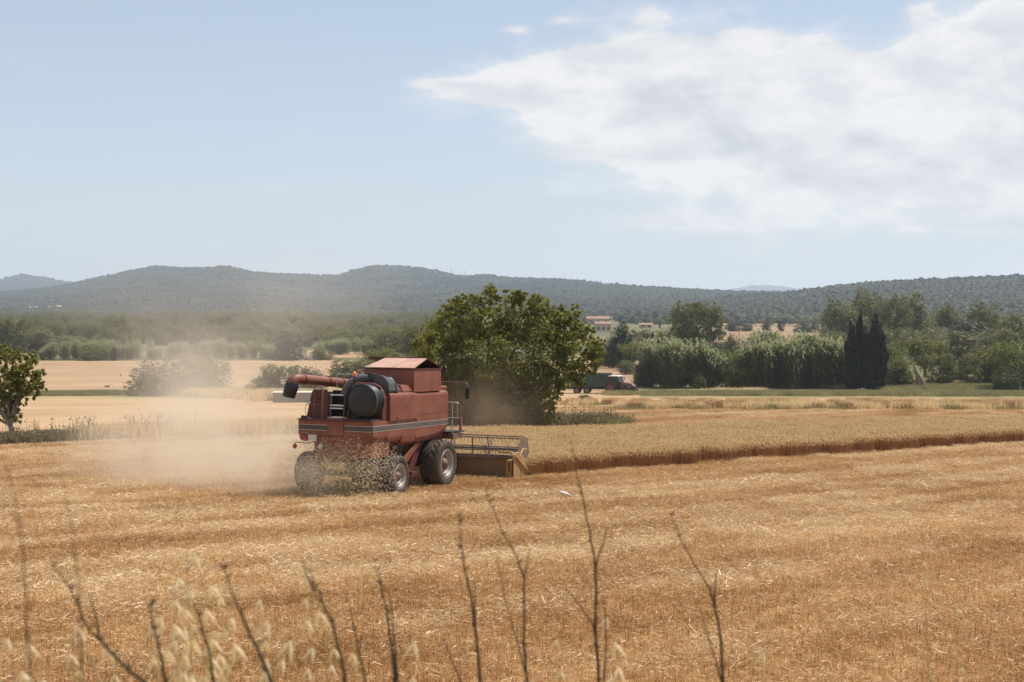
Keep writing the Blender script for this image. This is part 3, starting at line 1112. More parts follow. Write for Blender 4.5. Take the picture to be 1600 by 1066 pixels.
FIG = [(760, 500, 62, 46), (700, 520, 50, 46), (830, 505, 56, 44), (770, 560, 80, 60), (690, 570, 40, 50), (850, 560, 60, 52), (668, 545, 26, 34), (650, 580, 18, 24),
       (715, 478, 24, 18), (755, 464, 26, 14), (800, 463, 22, 15), (845, 476, 26, 18), (880, 496, 26, 20), (905, 515, 24, 16), (922, 540, 22, 18), (915, 566, 20, 20), (890, 580, 24, 20),
       (905, 593, 12, 12), (872, 602, 16, 20), (740, 620, 60, 46), (800, 625, 62, 46), (845, 635, 24, 30), (862, 618, 14, 16), (858, 650, 12, 10), (770, 655, 60, 16), (725, 640, 34, 34), (880, 540, 30, 28), (690, 610, 24, 40), (820, 660, 40, 12), (770, 640, 70, 36), (760, 610, 70, 44), (715, 655, 40, 22), (800, 650, 55, 26), (830, 600, 50, 34), (720, 590, 50, 44)]
pixel_tree('broadleaf_tree', 'large spreading broad-leaved tree growing behind the harvester header', 88, FIG, 775, 112000, .172, M['leaf_fig'], M['wood_bark'], .26, 5, depth=1.6, limbs=14)
LT = [(10, 575, 40, 26), (35, 568, 22, 20), (45, 590, 20, 16), (20, 605, 30, 20), (-20, 590, 46, 50), (58, 600, 12, 10), (45, 618, 14, 10), (28, 630, 14, 12), (5, 630, 20, 16), (22, 648, 7, 9), (-10, 560, 30, 22), (62, 580, 7, 8), (-30, 640, 26, 22), (30, 553, 12, 8), (15, 612, 36, 24), (30, 590, 30, 22), (8, 640, 22, 22), (24, 645, 14, 16), (50, 605, 14, 12)]
pixel_tree('broadleaf_tree', 'pale trunked tree cut by the left edge of the picture', 77, LT, 22, 11500, .18, M['leaf_fig'], M['bark_pale'], .17, 8, depth=.8, limbs=9)

# ------------------------------------------------------------------ reeds
def reed_bed(name, label, px0, px1, top, dist, depth, n, seed, lean=.12):
    r = np.random.default_rng(seed)
    x0, x1 = (px0 - 800) / F * dist, (px1 - 800) / F * dist
    hmax = (HY - top) / F * dist - float(gz(dist))
    nt = max(6, int((x1 - x0) * .9))
    tx, ty = r.uniform(x0 + .5, x1 - .5, nt), dist + r.uniform(0, depth, nt)
    th_ = r.uniform(.62, 1.0, nt)
    ti = r.integers(0, nt, n)
    x = np.clip(tx[ti] + r.normal(0, .55, n), x0, x1)
    y = ty[ti] + r.normal(0, .5, n)
    e = np.minimum((x - x0), (x1 - x)) / (x1 - x0)
    h = hmax * th_[ti] * r.uniform(.7, 1.04, n) * np.clip(.60 + e * 2.6, 0, 1)
    z = gz(y)
    th = np.arctan2(y - ty[ti], x - tx[ti]) + r.normal(0, .6, n)
    ln = np.abs(r.normal(0, lean, n)) * 1.3 + .05 * np.clip(.1 - e, 0, 1) * 10
    T = np.stack([x + np.cos(th) * ln * h, y + np.sin(th) * ln * h, z + h], 1)
    Bs = np.stack([x, y, z - .05], 1)
    s = np.stack([np.cos(th + 1.57), np.sin(th + 1.57), th * 0], 1)
    V = [np.stack([Bs - s * .03, Bs + s * .03, T + s * .015, T - s * .015], 1).reshape(-1, 3)]
    R = [np.repeat(.25 + .3 * r.random(n), 4)]
    k = 20
    for q in range(k):
        t = (.06 + .97 * (q + r.random(n)) / k)[:, None]
        t = np.minimum(t, 1.0)
        c = Bs + (T - Bs) * t
        a = r.uniform(0, 2 * pi, n)
        L = (hmax * .14 * r.uniform(.7, 1.35, n))[:, None]
        o_ = np.stack([np.cos(a), np.sin(a), np.zeros(n)], 1)
        mid = c + o_ * L * .45 + np.array([0, 0, 1.]) * L * .55
        tip = c + o_ * L * 1.0 + np.array([0, 0, 1.]) * L * r.uniform(-.1, .9, n)[:, None]
        sd = np.stack([-np.sin(a), np.cos(a), np.zeros(n)], 1) * L * .09
        V.append(np.stack([c, mid + sd, tip, mid - sd], 1).reshape(-1, 3))
        R.append(np.repeat(np.clip(r.random(n) * .7 + .3 * t[:, 0], 0, 1), 4))
    V = np.concatenate(V)
    me = fast_mesh(name, V, 4, np.arange(len(V)).reshape(-1, 4), M['reed'], {'rnd': np.concatenate(R)})
    o = obj(name, me)
    return tag(o, label, 'reeds', kind='stuff')


reed_bed('reed_thicket', 'pale tufted reed thicket right of the tractor', 1003, 1122, 534, 243, 7, 1100, 1)
reed_bed('reed_thicket', 'tall pale reed thicket left of the dark cypresses', 1166, 1342, 521, 241, 8, 1500, 2)
reed_bed('reed_thicket', 'grey green reed band behind the far tan field', 55, 245, 531, 392, 10, 900, 3)
reed_bed('reed_thicket', 'long low reed band behind the dusty round bushes', 240, 432, 531, 396, 10, 900, 4)
reed_bed('reed_thicket', 'short pale reeds seen above the unloading auger', 488, 590, 527, 430, 8, 500, 5)
reed_bed('reed_thicket', 'low pale reeds beside the tractor bonnet', 988, 1016, 586, 250, 3, 200, 6)

# ------------------------------------------------------------------ trees and bushes in the middle distance
TREES = [
 # left half, near to far
 ('round_bush', 'shrub', 262, 541, 118, 199, 'leaf_olive', 'big dusty olive bush standing alone between the two tan fields'),
 ('round_bush', 'shrub', 322, 549, 76, 201, 'leaf_lime', 'lighter green bush leaning on the big dusty olive bush'),
 ('round_bush', 'shrub', 441, 563, 62, 196, 'leaf_olive', 'feathery olive bush above the pale field tank'),
 ('round_bush', 'shrub', 404, 583, 44, 194, 'leaf_olive', 'low olive bush at the left foot of the feathery bush'),
 ('round_bush', 'shrub', 488, 569, 44, 200, 'leaf_dark', 'dark flat-topped bush just above the auger spout'),
 ('round_bush', 'shrub', 548, 556, 70, 260, 'leaf_olive', 'olive bush partly behind the tank lid of the harvester'),
 ('round_bush', 'round', 594, 539, 70, 300, 'leaf_lime', 'yellow green bush over the harvester roof'),
 ('round_bush', 'shrub', 146, 532, 40, 386, 'leaf_green', 'rounded green bush in front of the grey reeds'),
 ('small_cypress', 'cypress', 178, 541, 12, 386, 'leaf_dark', 'small upright dark shrub against the grey reeds'),
 ('round_bush', 'shrub', 505, 544, 36, 392, 'leaf_green', 'small bush in the pale gap above the auger'),
 ('broadleaf_tree', 'round', 452, 512, 62, 389, 'leaf_brown', 'brownish rounded tree wrapped in dust above the auger spout'),
 ('broadleaf_tree', 'round', 18, 493, 66, 450, 'leaf_green', 'tall green tree by the left edge of the valley'),
 ('broadleaf_tree', 'round', 62, 511, 60, 455, 'leaf_olive', 'pale tree beside the tall green one at far left'),
 ('broadleaf_tree', 'shrub', 100, 521, 64, 440, 'leaf_olive', 'low pale tree left of the reed band'),
 ('broadleaf_tree', 'round', 186, 489, 62, 520, 'leaf_green', 'prominent round-crowned green tree at the left under the hill'),
 ('broadleaf_tree', 'shrub', 120, 505, 60, 620, 'leaf_olive', 'flat olive tree left of the prominent round-crowned tree'),
 ('broadleaf_tree', 'round', 342, 488, 50, 560, 'leaf_green', 'round green tree in the middle of the left valley'),
 ('broadleaf_tree', 'shrub', 335, 502, 44, 540, 'leaf_olive', 'pale bush below the round green valley tree'),
 ('round_bush', 'shrub', 308, 522, 24, 420, 'leaf_dark', 'small dark brown bush standing out of the reeds'),
 ('broadleaf_tree', 'round', 392, 496, 50, 580, 'leaf_green', 'spreading green tree right of the valley middle'),
 ('broadleaf_tree', 'shrub', 425, 500, 60, 560, 'leaf_olive', 'wide olive tree behind the brownish dusty tree'),
 ('broadleaf_tree', 'round', 470, 490, 62, 640, 'leaf_lime', 'sunlit tree above the brownish dusty tree'),
 ('broadleaf_tree', 'shrub', 530, 510, 58, 460, 'leaf_lime', 'bright green tree over the short pale reeds'),
 ('broadleaf_tree', 'round', 560, 494, 66, 640, 'leaf_green', 'green tree on the skyline of the hedge, left of the firebreak'),
 ('broadleaf_tree', 'round', 608, 507, 66, 430, 'leaf_green', 'dense green tree left of the big tree, over the harvester roof'),
 ('broadleaf_tree', 'round', 648, 503, 60, 330, 'leaf_green', 'green tree half hidden by the left side of the big tree'),
 ('broadleaf_tree', 'shrub', 640, 545, 60, 250, 'leaf_olive', 'olive bush tucked under the left of the big tree'),
 ('broadleaf_tree', 'shrub', 512, 497, 60, 700, 'leaf_green', 'low green tree on the hedge skyline above the auger'),
 ('broadleaf_tree', 'shrub', 275, 515, 50, 600, 'leaf_olive', 'low bush line tree left of the valley middle'),
 ('broadleaf_tree', 'shrub', 225, 520, 60, 560, 'leaf_olive', 'low tree at the right foot of the prominent round-crowned tree'),
 # centre right
 ('broadleaf_tree', 'poplar', 968, 503, 46, 335, 'leaf_dark', 'dark upright tree between the big tree and the reeds'),
 ('small_cypress', 'cypress', 984, 522, 14, 330, 'leaf_dark', 'dark pointed shrub at the right of the dark upright tree'),
 ('broadleaf_tree', 'round', 1002, 511, 44, 388, 'leaf_olive', 'olive tree behind the left end of the row of thin cypresses'),
 ('broadleaf_tree', 'round', 1040, 513, 50, 392, 'leaf_green', 'green tree between the row of thin cypresses and the twin trees'),
 ('broadleaf_tree', 'shrub', 952, 520, 34, 345, 'leaf_dark', 'dark low tree against the right edge of the big tree'),
 ('round_bush', 'umbrella', 989, 530, 44, 322, 'leaf_lime', 'domed yellow green tree above the tractor'),
 ('round_bush', 'shrub', 978, 560, 28, 300, 'leaf_olive', 'low clipped bush on the bank above the tractor'),
 ('small_cypress', 'cypress', 1012, 523, 11, 375, 'cypress', 'first thin cypress of the row, next to the domed tree'),
 ('small_cypress', 'cypress', 1020, 517, 11, 378, 'cypress', 'tallest thin cypress of the row left of the twin trees'),
 ('small_cypress', 'cypress', 1033, 521, 11, 380, 'cypress', 'third thin cypress from the domed tree'),
 ('small_cypress', 'cypress', 1046, 523, 11, 380, 'cypress', 'thin cypress under the left edge of the twin trees'),
 ('small_cypress', 'cypress', 1088, 519, 12, 372, 'cypress', 'thin cypress in front of the middle of the twin trees'),
 ('broadleaf_tree', 'round', 1066, 467, 62, 425, 'leaf_green', 'left one of two tall rounded twin trees'),
 ('broadleaf_tree', 'round', 1107, 464, 60, 420, 'leaf_green', 'right one of two tall rounded twin trees'),
 ('round_bush', 'shrub', 1030, 536, 60, 400, 'leaf_dark', 'dark undergrowth bush below the twin trees'),
 ('round_bush', 'shrub', 1120, 528, 50, 370, 'leaf_dark', 'dark bush at the right foot of the twin trees'),
 ('round_bush', 'shrub', 1142, 541, 62, 246, 'leaf_lime', 'fresh green bush between the two reed thickets'),
 ('round_bush', 'shrub', 1160, 568, 44, 242, 'leaf_green', 'low green bush where the two reed thickets meet'),
 ('round_bush', 'shrub', 1092, 580, 22, 242, 'leaf_lime', 'small bright bush in front of the left reed thicket'),
 ('broadleaf_tree', 'round', 1203, 512, 74, 300, 'leaf_olive', 'feathery olive tree rising behind the right reed thicket'),
 ('broadleaf_tree', 'shrub', 1152, 517, 40, 330, 'leaf_olive', 'grey olive bush right of the twin trees'),
 ('cypress', 'cypress', 1331, 501, 28, 240, 'cypress', 'short black cypress, left one of the clump of three'),
 ('cypress', 'cypress', 1344, 486, 26, 243, 'cypress', 'narrow pointed cypress, tallest of the clump of three'),
 ('cypress', 'cypress', 1367, 491, 42, 239, 'cypress', 'broad black cypress at the right of the clump of three'),
 # right
 ('broadleaf_tree', 'poplar', 1314, 466, 78, 455, 'leaf_green', 'leftmost of the tall pale-green trees behind the cypresses'),
 ('broadleaf_tree', 'poplar', 1350, 449, 66, 470, 'leaf_green', 'tallest pale-green tree behind the cypresses'),
 ('broadleaf_tree', 'poplar', 1392, 457, 76, 460, 'leaf_green', 'wide pale-green tree right behind the broad cypress'),
 ('broadleaf_tree', 'poplar', 1428, 456, 62, 470, 'leaf_green', 'rightmost of the tall pale-green trees behind the cypresses'),
 ('broadleaf_tree', 'round', 1474, 472, 56, 480, 'leaf_green', 'tree with a pale top right of the tall pale-green trees'),
 ('broadleaf_tree', 'poplar', 1540, 467, 56, 450, 'leaf_green', 'tall tree below the villa on the right hill'),
 ('broadleaf_tree', 'poplar', 1585, 487, 60, 400, 'leaf_green', 'green tree at the right edge below the far houses'),
 ('broadleaf_tree', 'shrub', 1508, 493, 60, 440, 'leaf_dark', 'dark tree in the gap left of the tall tree below the villa'),
 ('broadleaf_tree', 'shrub', 1455, 503, 74, 360, 'leaf_olive', 'grey olive tree with layered boughs right of the cypresses'),
 ('broadleaf_tree', 'shrub', 1508, 510, 76, 330, 'leaf_olive', 'large grey olive tree in the middle of the right thicket'),
 ('broadleaf_tree', 'shrub', 1560, 505, 60, 320, 'leaf_olive', 'olive tree behind the bright bush at the right edge'),
 ('broadleaf_tree', 'umbrella', 1446, 521, 64, 285, 'leaf_green', 'flat-topped green tree over the leaning dead trunk'),
 ('round_bush', 'shrub', 1402, 523, 46, 252, 'leaf_lime', 'bright green bush touching the broad cypress'),
 ('round_bush', 'shrub', 1402, 556, 50, 246, 'leaf_green', 'low dark bush at the right foot of the cypresses'),
 ('round_bush', 'shrub', 1464, 546, 52, 252, 'leaf_green', 'dark round bush right of the leaning dead trunk'),
 ('round_bush', 'shrub', 1497, 562, 34, 256, 'leaf_olive', 'pale low bush between the two dark bushes'),
 ('round_bush', 'shrub', 1537, 535, 74, 254, 'leaf_green', 'wide dark green bush in the right thicket'),
 ('round_bush', 'shrub', 1583, 524, 60, 240, 'leaf_lime', 'bright yellow green bush near the right edge'),
 ('round_bush', 'shrub', 1575, 574, 40, 222, 'leaf_dark', 'small clipped black bush in front of the bright one'),
 ('round_bush', 'shrub', 1606, 552, 34, 226, 'leaf_dark', 'black bush cut by the right edge'),
 ('round_bush', 'shrub', 916, 615, 22, 150, 'leaf_olive', 'lone low bush at the end of the stubble, below the trailer'),
 ('round_bush', 'shrub', 880, 586, 46, 262, 'leaf_olive', 'pale bush behind the trailer, seen under the big tree'),
 # far fields
 ('round_bush', 'shrub', 1197, 498, 16, 800, 'leaf_dark', 'round dark bush in the far fields, left of the long hedge bush'),
 ('round_bush', 'shrub', 1221, 499, 11, 800, 'leaf_dark', 'small round bush in the far fields'),
 ('round_bush', 'shrub', 1254, 499, 26, 760, 'leaf_dark', 'largest dark bush in the far reddish field'),
 ('round_bush', 'shrub', 1274, 502, 16, 760, 'leaf_dark', 'bush touching the largest dark bush in the far reddish field'),
 ('round_bush', 'shrub', 1148, 500, 26, 800, 'leaf_dark', 'dark hedge bush beside the twin trees in the far fields'),
 ('round_bush', 'shrub', 1167, 501, 16, 800, 'leaf_dark', 'hedge bush in the far fields with a pale rock below'),
 ('small_cypress', 'cypress', 1031, 503, 3, 900, 'cypress', 'tiny lone cypress in the far yellow field'),
 ('broadleaf_tree', 'round', 1009, 489, 8, 1150, 'leaf_dark', 'dark tree by the far white sheds'),
 ('broadleaf_tree', 'round', 1024, 483, 8, 1150, 'leaf_dark', 'taller dark tree right of the far white sheds'),
]
for (nm, kind, px, top, w, dist, leaf, label) in TREES:
    plant(nm, kind, px, top, w, dist, leaf, label, cat={'round_bush': 'bush', 'broadleaf_tree': 'tree'}.get(nm, 'cypress'))

# hedge and scrub masses on the plain that read as one
def plain_scatter(name, label, n, box, meshes, smin, smax, seed):
    rr = np.random.default_rng(seed)
    (p0, p1, d0, d1) = box
    d = rr.uniform(d0, d1, n)
    px = rr.uniform(p0, p1, n)
    x = (px - 800) / F * d
    w = fbm(x / 40, d / 60, seed, 3)
    ok = w > .36
    Pn = np.column_stack([x, d, gz(d) - .3])[ok]
    return scatter(name, Pn, rr.uniform(smin, smax, len(Pn)), meshes, label, 'scrub', seed=seed)
UTM = [recoloured(UT['shrub'][k % 3][0], M[c]) for k, c in enumerate(('leaf_olive', 'leaf_green', 'leaf_olive'))]
plain_scatter('valley_scrub', 'low scrub and hedges filling the valley on the left', 1500, (-40, 720, 470, 1900), UTM, 5, 10.0, 31)
plain_scatter('valley_scrub', 'hedges and orchards at the foot of the hill on the right', 420, (900, 1300, 1050, 1500), UTM, 4, 7, 32)
plain_scatter('valley_scrub', 'scrub below the right hill', 420, (1290, 1660, 420, 1150), UTM, 6, 10, 33)

# ------------------------------------------------------------------ the combine harvester
HV = thing('combine_harvester', 'dusty red combine harvester seen from behind, cutting wheat', 'combine harvester', C_O)
HV.rotation_mode = 'QUATERNION'
HV.rotation_quaternion = Matrix((C_RT, C_FWD, C_UP)).transposed().to_quaternion()


def part(mb, name, mat, parent=HV, bevel=0.0, label=None):
    o = mb.build(name, M[mat] if isinstance(mat, str) else mat, parent, bevel=bevel)
    if label:
        o['label'] = label
    return o


def tyre_mesh(r, w, lugs, mat):
    mb = MB()
    h = w / 2
    prof = [(r * .60, h - .05), (r * .66, h - .005), (r * .80, h), (r * .90, h - .01), (r * .955, h - .05), (r * .965, 0), (r * .955, -h + .05), (r * .90, -h + .01), (r * .80, -h), (r * .66, -h + .005), (r * .60, -h + .05)]
    mb.lathe(prof, 40, 'x')
    for s in (-1, 1):
        for k in range(lugs):
            a0 = 2 * pi * (k + (.5 if s > 0 else 0)) / lugs
            da = 2 * pi / lugs
            vs = []
            for (t, x) in ((0, .02), (1, h * .70), (1.12, h + .004)):
                a = a0 - da * 1.15 * t * 1.0
                ww = da * .19
                rb = r * (.955 if t < 1.1 else .86)
                rt = r * (1.0 if t < 1.1 else .885)
                for rr_ in (rb, rt):
                    for e in (-ww, ww):
                        vs.append((s * x, rr_ * sin(a + e), rr_ * cos(a + e)))
            mb.add(vs, [(0, 1, 3, 2), (2, 3, 7, 6), (3, 1, 5, 7), (0, 2, 6, 4), (6, 7, 11, 10), (7, 5, 9, 11), (4, 6, 10, 8), (8, 10, 11, 9)])
    return mb


def wheel(x, y, r, w, side, lugs):
    rim = MB()
    h = w / 2
    R = r * .615
    rim.lathe([(R, h - .045), (R + .01, h - .02), (R - .02, h - .015), (R - .035, h - .05), (R - .05, h - .05), (R - .06, h - .03), (R - .085, h - .03), (R - .10, h - .12), (R - .14, h - .13), (R - .15, h - .10), (R - .18, h - .10),
               (R - .20, h - .22), (R * .45, h - .22), (R * .42, h - .16), (.0, h - .16)], 40, 'x')
    rim.lathe([(R, h - .045), (R, -h + .05), (R * .3, -h + .1), (0, -h + .1)], 32, 'x')
    o = part(rim, 'wheel', 'rim')
    o.location = (x, y, r)
    if side < 0:
        o.rotation_euler = (0, 0, pi)
    part(tyre_mesh(r, w, lugs, None), 'tyre', 'rubber', o)
    hub = MB()
    hub.lathe([(R * .38, h - .155), (R * .36, h - .10), (R * .2, h - .08), (R * .18, h - .04), (0, h - .04)], 20, 'x')
    part(hub, 'hub', 'rail', o)
    dk = MB()
    dk.lathe([(R - .19, h - .205), (R * .40, h - .205)], 32, 'x')
    part(dk, 'wheel_disc', 'rail', o)
    for k in range(8):
        a = 2 * pi * k / 8
        b = MB()
        b.lathe([(.022, h - .22), (.022, h - .185), (0, h - .185)], 8, 'x', (0, R * .56 * cos(a), R * .56 * sin(a)))
        part(b, 'wheel_bolt', 'red_in', o)


wheel(1.46, 0.0, .88, .78, 1, 20)
wheel(-1.62, 0.0, .88, .78, -1, 20)
wheel(1.58, -3.70, .72, .50, 1, 18)
wheel(-1.80, -3.70, .72, .50, -1, 18)

# axles
b = MB()
b.tube([(-1.7, 0, .88), (1.5, 0, .88)], .16, 10)
b.box(-.9, .9, -.3, .3, .85, 1.75)
part(b, 'front_axle', 'red_in')
b = MB()
b.tube([(-1.7, -3.7, .72), (1.5, -3.7, .72)], .11, 10)
b.box(-.25, .25, -3.9, -3.5, .62, 1.4)
part(b, 'rear_axle', 'red_in')

# lower body: narrow threshing body and the straw hood behind
b = MB()
b.prism([(-1.05, 1.75), (1.15, 1.75), (1.15, 2.62), (-1.05, 2.62)], -4.2, 1.2)
b.prism([(-.75, 1.05), (.8, 1.05), (1.15, 1.75), (-1.05, 1.75)], -3.0, 1.0)
part(b, 'threshing_body', 'red_in')
b = MB()
b.prism([(-.89, 1.35), (1.30, 1.35), (1.34, 2.09), (-.89, 2.09)], -4.97, -3.6)
part(b, 'straw_hood', 'red', bevel=.03)
b = MB()
b.prism([(-1.14, 1.22), (1.28, 1.22), (1.28, 1.53), (-1.14, 1.53)], -4.9, -4.1)
part(b, 'straw_chopper', 'black', bevel=.02)
# the band round the rear, with its deck
b = MB()
b.box(-1.51, .26, -5.0, -3.7, 2.1, 2.62)
part(b, 'rear_panel', 'red', bevel=.02, label='left half of the rear band')
b = MB()
b.box(.263, 1.395, -4.985, -3.7, 2.06, 2.62)
part(b, 'rear_panel', 'red', bevel=.02, label='right half of the rear band')
b = MB()
b.box(-1.54, 1.36, -5.04, -3.5, 2.62, 2.66)
part(b, 'deck', 'red_in', bevel=.008)
for (x0, x1) in ((-1.47, -.36), (.31, 1.385)):
    b = MB()
    b.box(x0, x1, -5.006, -4.99, 2.295, 2.455)
    part(b, 'stripe', 'stripe_dark')
    b = MB()
    b.box(x0, x1, -5.009, -4.993, 2.458, 2.477)
    b.box(x0, x1, -5.009, -4.993, 2.272, 2.292)
    part(b, 'stripe_border', 'stripe_lite')

# right flank: lower skirt, stripe, two upper panels
sk = [(1.40, 2.29), (1.40, 2.02), (1.37, 1.86), (1.27, 1.74), (1.15, 1.70), (1.15, 2.29)]
b = MB()
b.prism([(1.40, 2.275), (1.40, 2.12), (1.38, 2.03), (1.30, 1.99), (1.15, 1.98), (1.15, 2.275)], -4.975, -3.9)
b.prism([(1.40, 2.275), (1.40, 2.06), (1.37, 1.92), (1.28, 1.84), (1.15, 1.82), (1.15, 2.275)], -3.9, -2.9)
b.prism([(1.40, 2.275), (1.40, 2.02), (1.37, 1.82), (1.27, 1.72), (1.15, 1.69), (1.15, 2.275)], -2.9, -1.745)
part(b, 'side_skirt', 'red', bevel=.008)
b = MB()
ys = [-1.735, -.6, .25, .62, .86, .92]
zb = [1.69, 1.73, 1.83, 1.93, 2.06, 2.2]
for k in range(5):
    vs = []
    for (yv, zz) in ((ys[k], zb[k]), (ys[k + 1], zb[k + 1])):
        vs += [(1.40, yv, 2.275), (1.40, yv, min(zz + .22, 2.27)), (1.34, yv, min(zz + .06, 2.265)), (1.15, yv, min(zz, 2.26)), (1.15, yv, 2.275)]
    b.add(vs, [(0, 1, 6, 5), (1, 2, 7, 6), (2, 3, 8, 7), (3, 4, 9, 8), (4, 0, 5, 9), (4, 3, 2, 1, 0), (5, 6, 7, 8, 9)])
part(b, 'side_skirt', 'red')
b = MB()
b.box(1.2, 1.405, -4.98, .92, 2.295, 2.455)
part(b, 'stripe', 'stripe_dusty')
b = MB()
b.box(1.2, 1.408, -4.98, .92, 2.458, 2.477)
b.box(1.2, 1.408, -4.98, .92, 2.277, 2.292)
part(b, 'stripe_border', 'stripe_lite')
b = MB()
b.prism([(1.15, 2.48), (1.40, 2.48), (1.40, 3.42), (1.37, 3.50), (1.30, 3.545), (1.15, 3.56)], -1.735, .90)
part(b, 'side_panel', 'red', bevel=.015, label='front panel of the right flank')
b = MB()
b.box(1.385, 1.406, -1.73, .895, 2.735, 2.75)
part(b, 'panel_joint', 'red_in')
b = MB()
b.prism([(.9, 2.72), (1.44, 2.60), (1.44, 3.44), (1.42, 3.51), (1.34, 3.56), (.9, 3.58)], -3.84, -1.755)
part(b, 'side_panel', 'red', bevel=.015, label='rear panel of the right flank, standing proud')
b = MB()
b.box(1.425, 1.4425, -3.80, -2.75, 2.70, 3.40)
part(b, 'side_hatch', 'red', bevel=.006)
b = MB()
b.tube([(1.446, -3.3, 2.68), (1.47, -3.3, 2.68)], .03, 8)
part(b, 'panel_latch', 'black')
b = MB()
b.box(.9, 1.385, -4.96, -1.75, 2.48, 2.62)
part(b, 'side_rail', 'red')

# engine bay: cowl round the rotary screen
b = MB()
prof = [(.06, 2.66), (.20, 3.70), (.27, 3.82), (.42, 3.88), (1.05, 3.86), (1.28, 3.66), (1.36, 3.4), (1.36, 2.66)]
n = len(prof)
b.prism(prof, -4.22, -2.6)
part(b, 'engine_cowl', 'red_in', bevel=.02)  # shade of the recess held in the darker red
b = MB()
lip = [(.03, 2.66), (.17, 3.71), (.25, 3.84), (.42, 3.91), (1.05, 3.89), (1.33, 3.76)]
b.tube([(x, -4.27, z) for x, z in lip], .035, 6)
part(b, 'cowl_lip', 'red')
scr = MB()
scr.lathe([(0, -4.80), (.12, -4.80), (.50, -4.775), (.555, -4.75), (.575, -4.72), (.575, -4.30), (.60, -4.29), (.60, -4.22), (0, -4.22)], 48, 'y', (.84, 0, 3.31))
so = part(scr, 'rotary_screen', 'black')
b = MB()
b.lathe([(0, -4.835), (.04, -4.835), (.05, -4.79), (0, -4.79)], 16, 'y', (.84, 0, 3.31))
part(b, 'screen_hub', 'red_in', so)
b = MB()
for rr_ in (.559, .581):
    b.lathe([(rr_, -4.765), (rr_ + .012, -4.75), (rr_ + .012, -4.70), (rr_ - .02, -4.70)], 48, 'y', (.84, 0, 3.31))
part(b, 'screen_ring', 'grey_duct', so)
b = MB()
b.box(.30, 1.30, -4.9, -4.3, 2.66, 2.70)
part(b, 'screen_tray', 'black')

# left side of the engine bay: guard, ladder, rails
b = MB()
b.prism([(-1.42, 2.66), (-1.22, 3.52), (-1.17, 3.63), (-1.05, 3.66), (-.62, 3.66), (-.62, 2.66)], -4.62, -4.57)
part(b, 'guard_panel', 'red_in', bevel=.008)
b = MB()
b.box(-1.2, .1, -3.2, -3.1, 2.66, 3.6)
b.box(-1.25, -1.15, -4.55, -2.0, 2.66, 3.55)
part(b, 'engine_bay_wall', 'black')
lad = MB()
for x in (-.47, .06):
    lad.tube([(x, -4.62, 2.66), (x, -4.55, 3.56)], .02, 6)
lo = part(lad, 'ladder', 'rail')
for z in (2.72, 3.03, 3.13, 3.49):
    b = MB()
    b.box(-.46, .05, -4.68, -4.56, z - .018, z + .018)
    part(b, 'rung', 'rung', lo)
b = MB()
b.tube([(-.98, -4.85, 2.66), (-.98, -4.85, 3.75), (-.95, -4.85, 3.79)], .018, 6)
b.tube([(-1.2, -4.85, 3.80), (-.72, -4.85, 3.80), (-.64, -4.85, 3.74), (-.68, -4.85, 2.66)], .02, 6)
b.tube([(-1.3, -4.85, 3.15), (-.62, -4.85, 3.15)], .012, 6)
part(b, 'handrail', 'rail')
b = MB()
ho = [(-1.12 + .2 * cos(t), -4.88, 2.95 + .28 * sin(t)) for t in np.linspace(pi * .45, pi * 1.6, 12)]
b.tube(ho, .012, 6)
part(b, 'cable_loop', 'rung')
b = MB()
b.prism([(-1.44, 2.66), (-1.24, 2.66), (-1.26, 2.76), (-1.32, 2.73), (-1.40, 2.77)], -4.98, -4.86)
part(b, 'warning_bracket', 'black')

# grain tank and its folding lids
b = MB()
b.prism([(-.62, 3.55), (1.40, 3.55), (1.40, 4.36), (-.62, 4.36)], -1.95, .28)
part(b, 'grain_tank', 'red', bevel=.012)
b = MB()
b.box(-.66, 1.43, -1.99, .32, 4.365, 4.39)
part(b, 'tank_rim', 'red_in', bevel=.006)
b = MB()
b.prism([(-1.3, 2.66), (1.3, 2.66), (1.3, 3.54), (-1.3, 3.54)], -2.55, .9)
part(b, 'lower_tank', 'red_in', bevel=.01)
b = MB()
b.prism([(.72, 3.58), (1.36, 3.58), (1.24, 3.82), (.72, 3.82)], -2.7, -1.97)
part(b, 'tank_step', 'red', bevel=.02)
RID = (-.95, 4.74)
def lid(x0, x1, xt0, xt1, ya, za, yb, zb_, name, mat):
    b = MB()
    b.quad((x0, ya, za), (x1, ya, za), (xt1, yb, zb_), (xt0, yb, zb_), .025)
    return part(b, name, mat)
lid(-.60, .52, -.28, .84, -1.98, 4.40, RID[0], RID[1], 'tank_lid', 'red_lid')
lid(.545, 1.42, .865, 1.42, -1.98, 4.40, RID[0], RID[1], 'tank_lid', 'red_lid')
lid(-.62, 1.42, -1.02, 1.42, .32, 4.40, RID[0] + .03, RID[1] + .02, 'tank_lid', 'red_in')  # shade under the front lid put into its dark red
b = MB()
b.box(-1.05, 1.44, RID[0] - .02, RID[0] + .05, RID[1] + .012, RID[1] + .05)
part(b, 'lid_ridge', 'red_in')

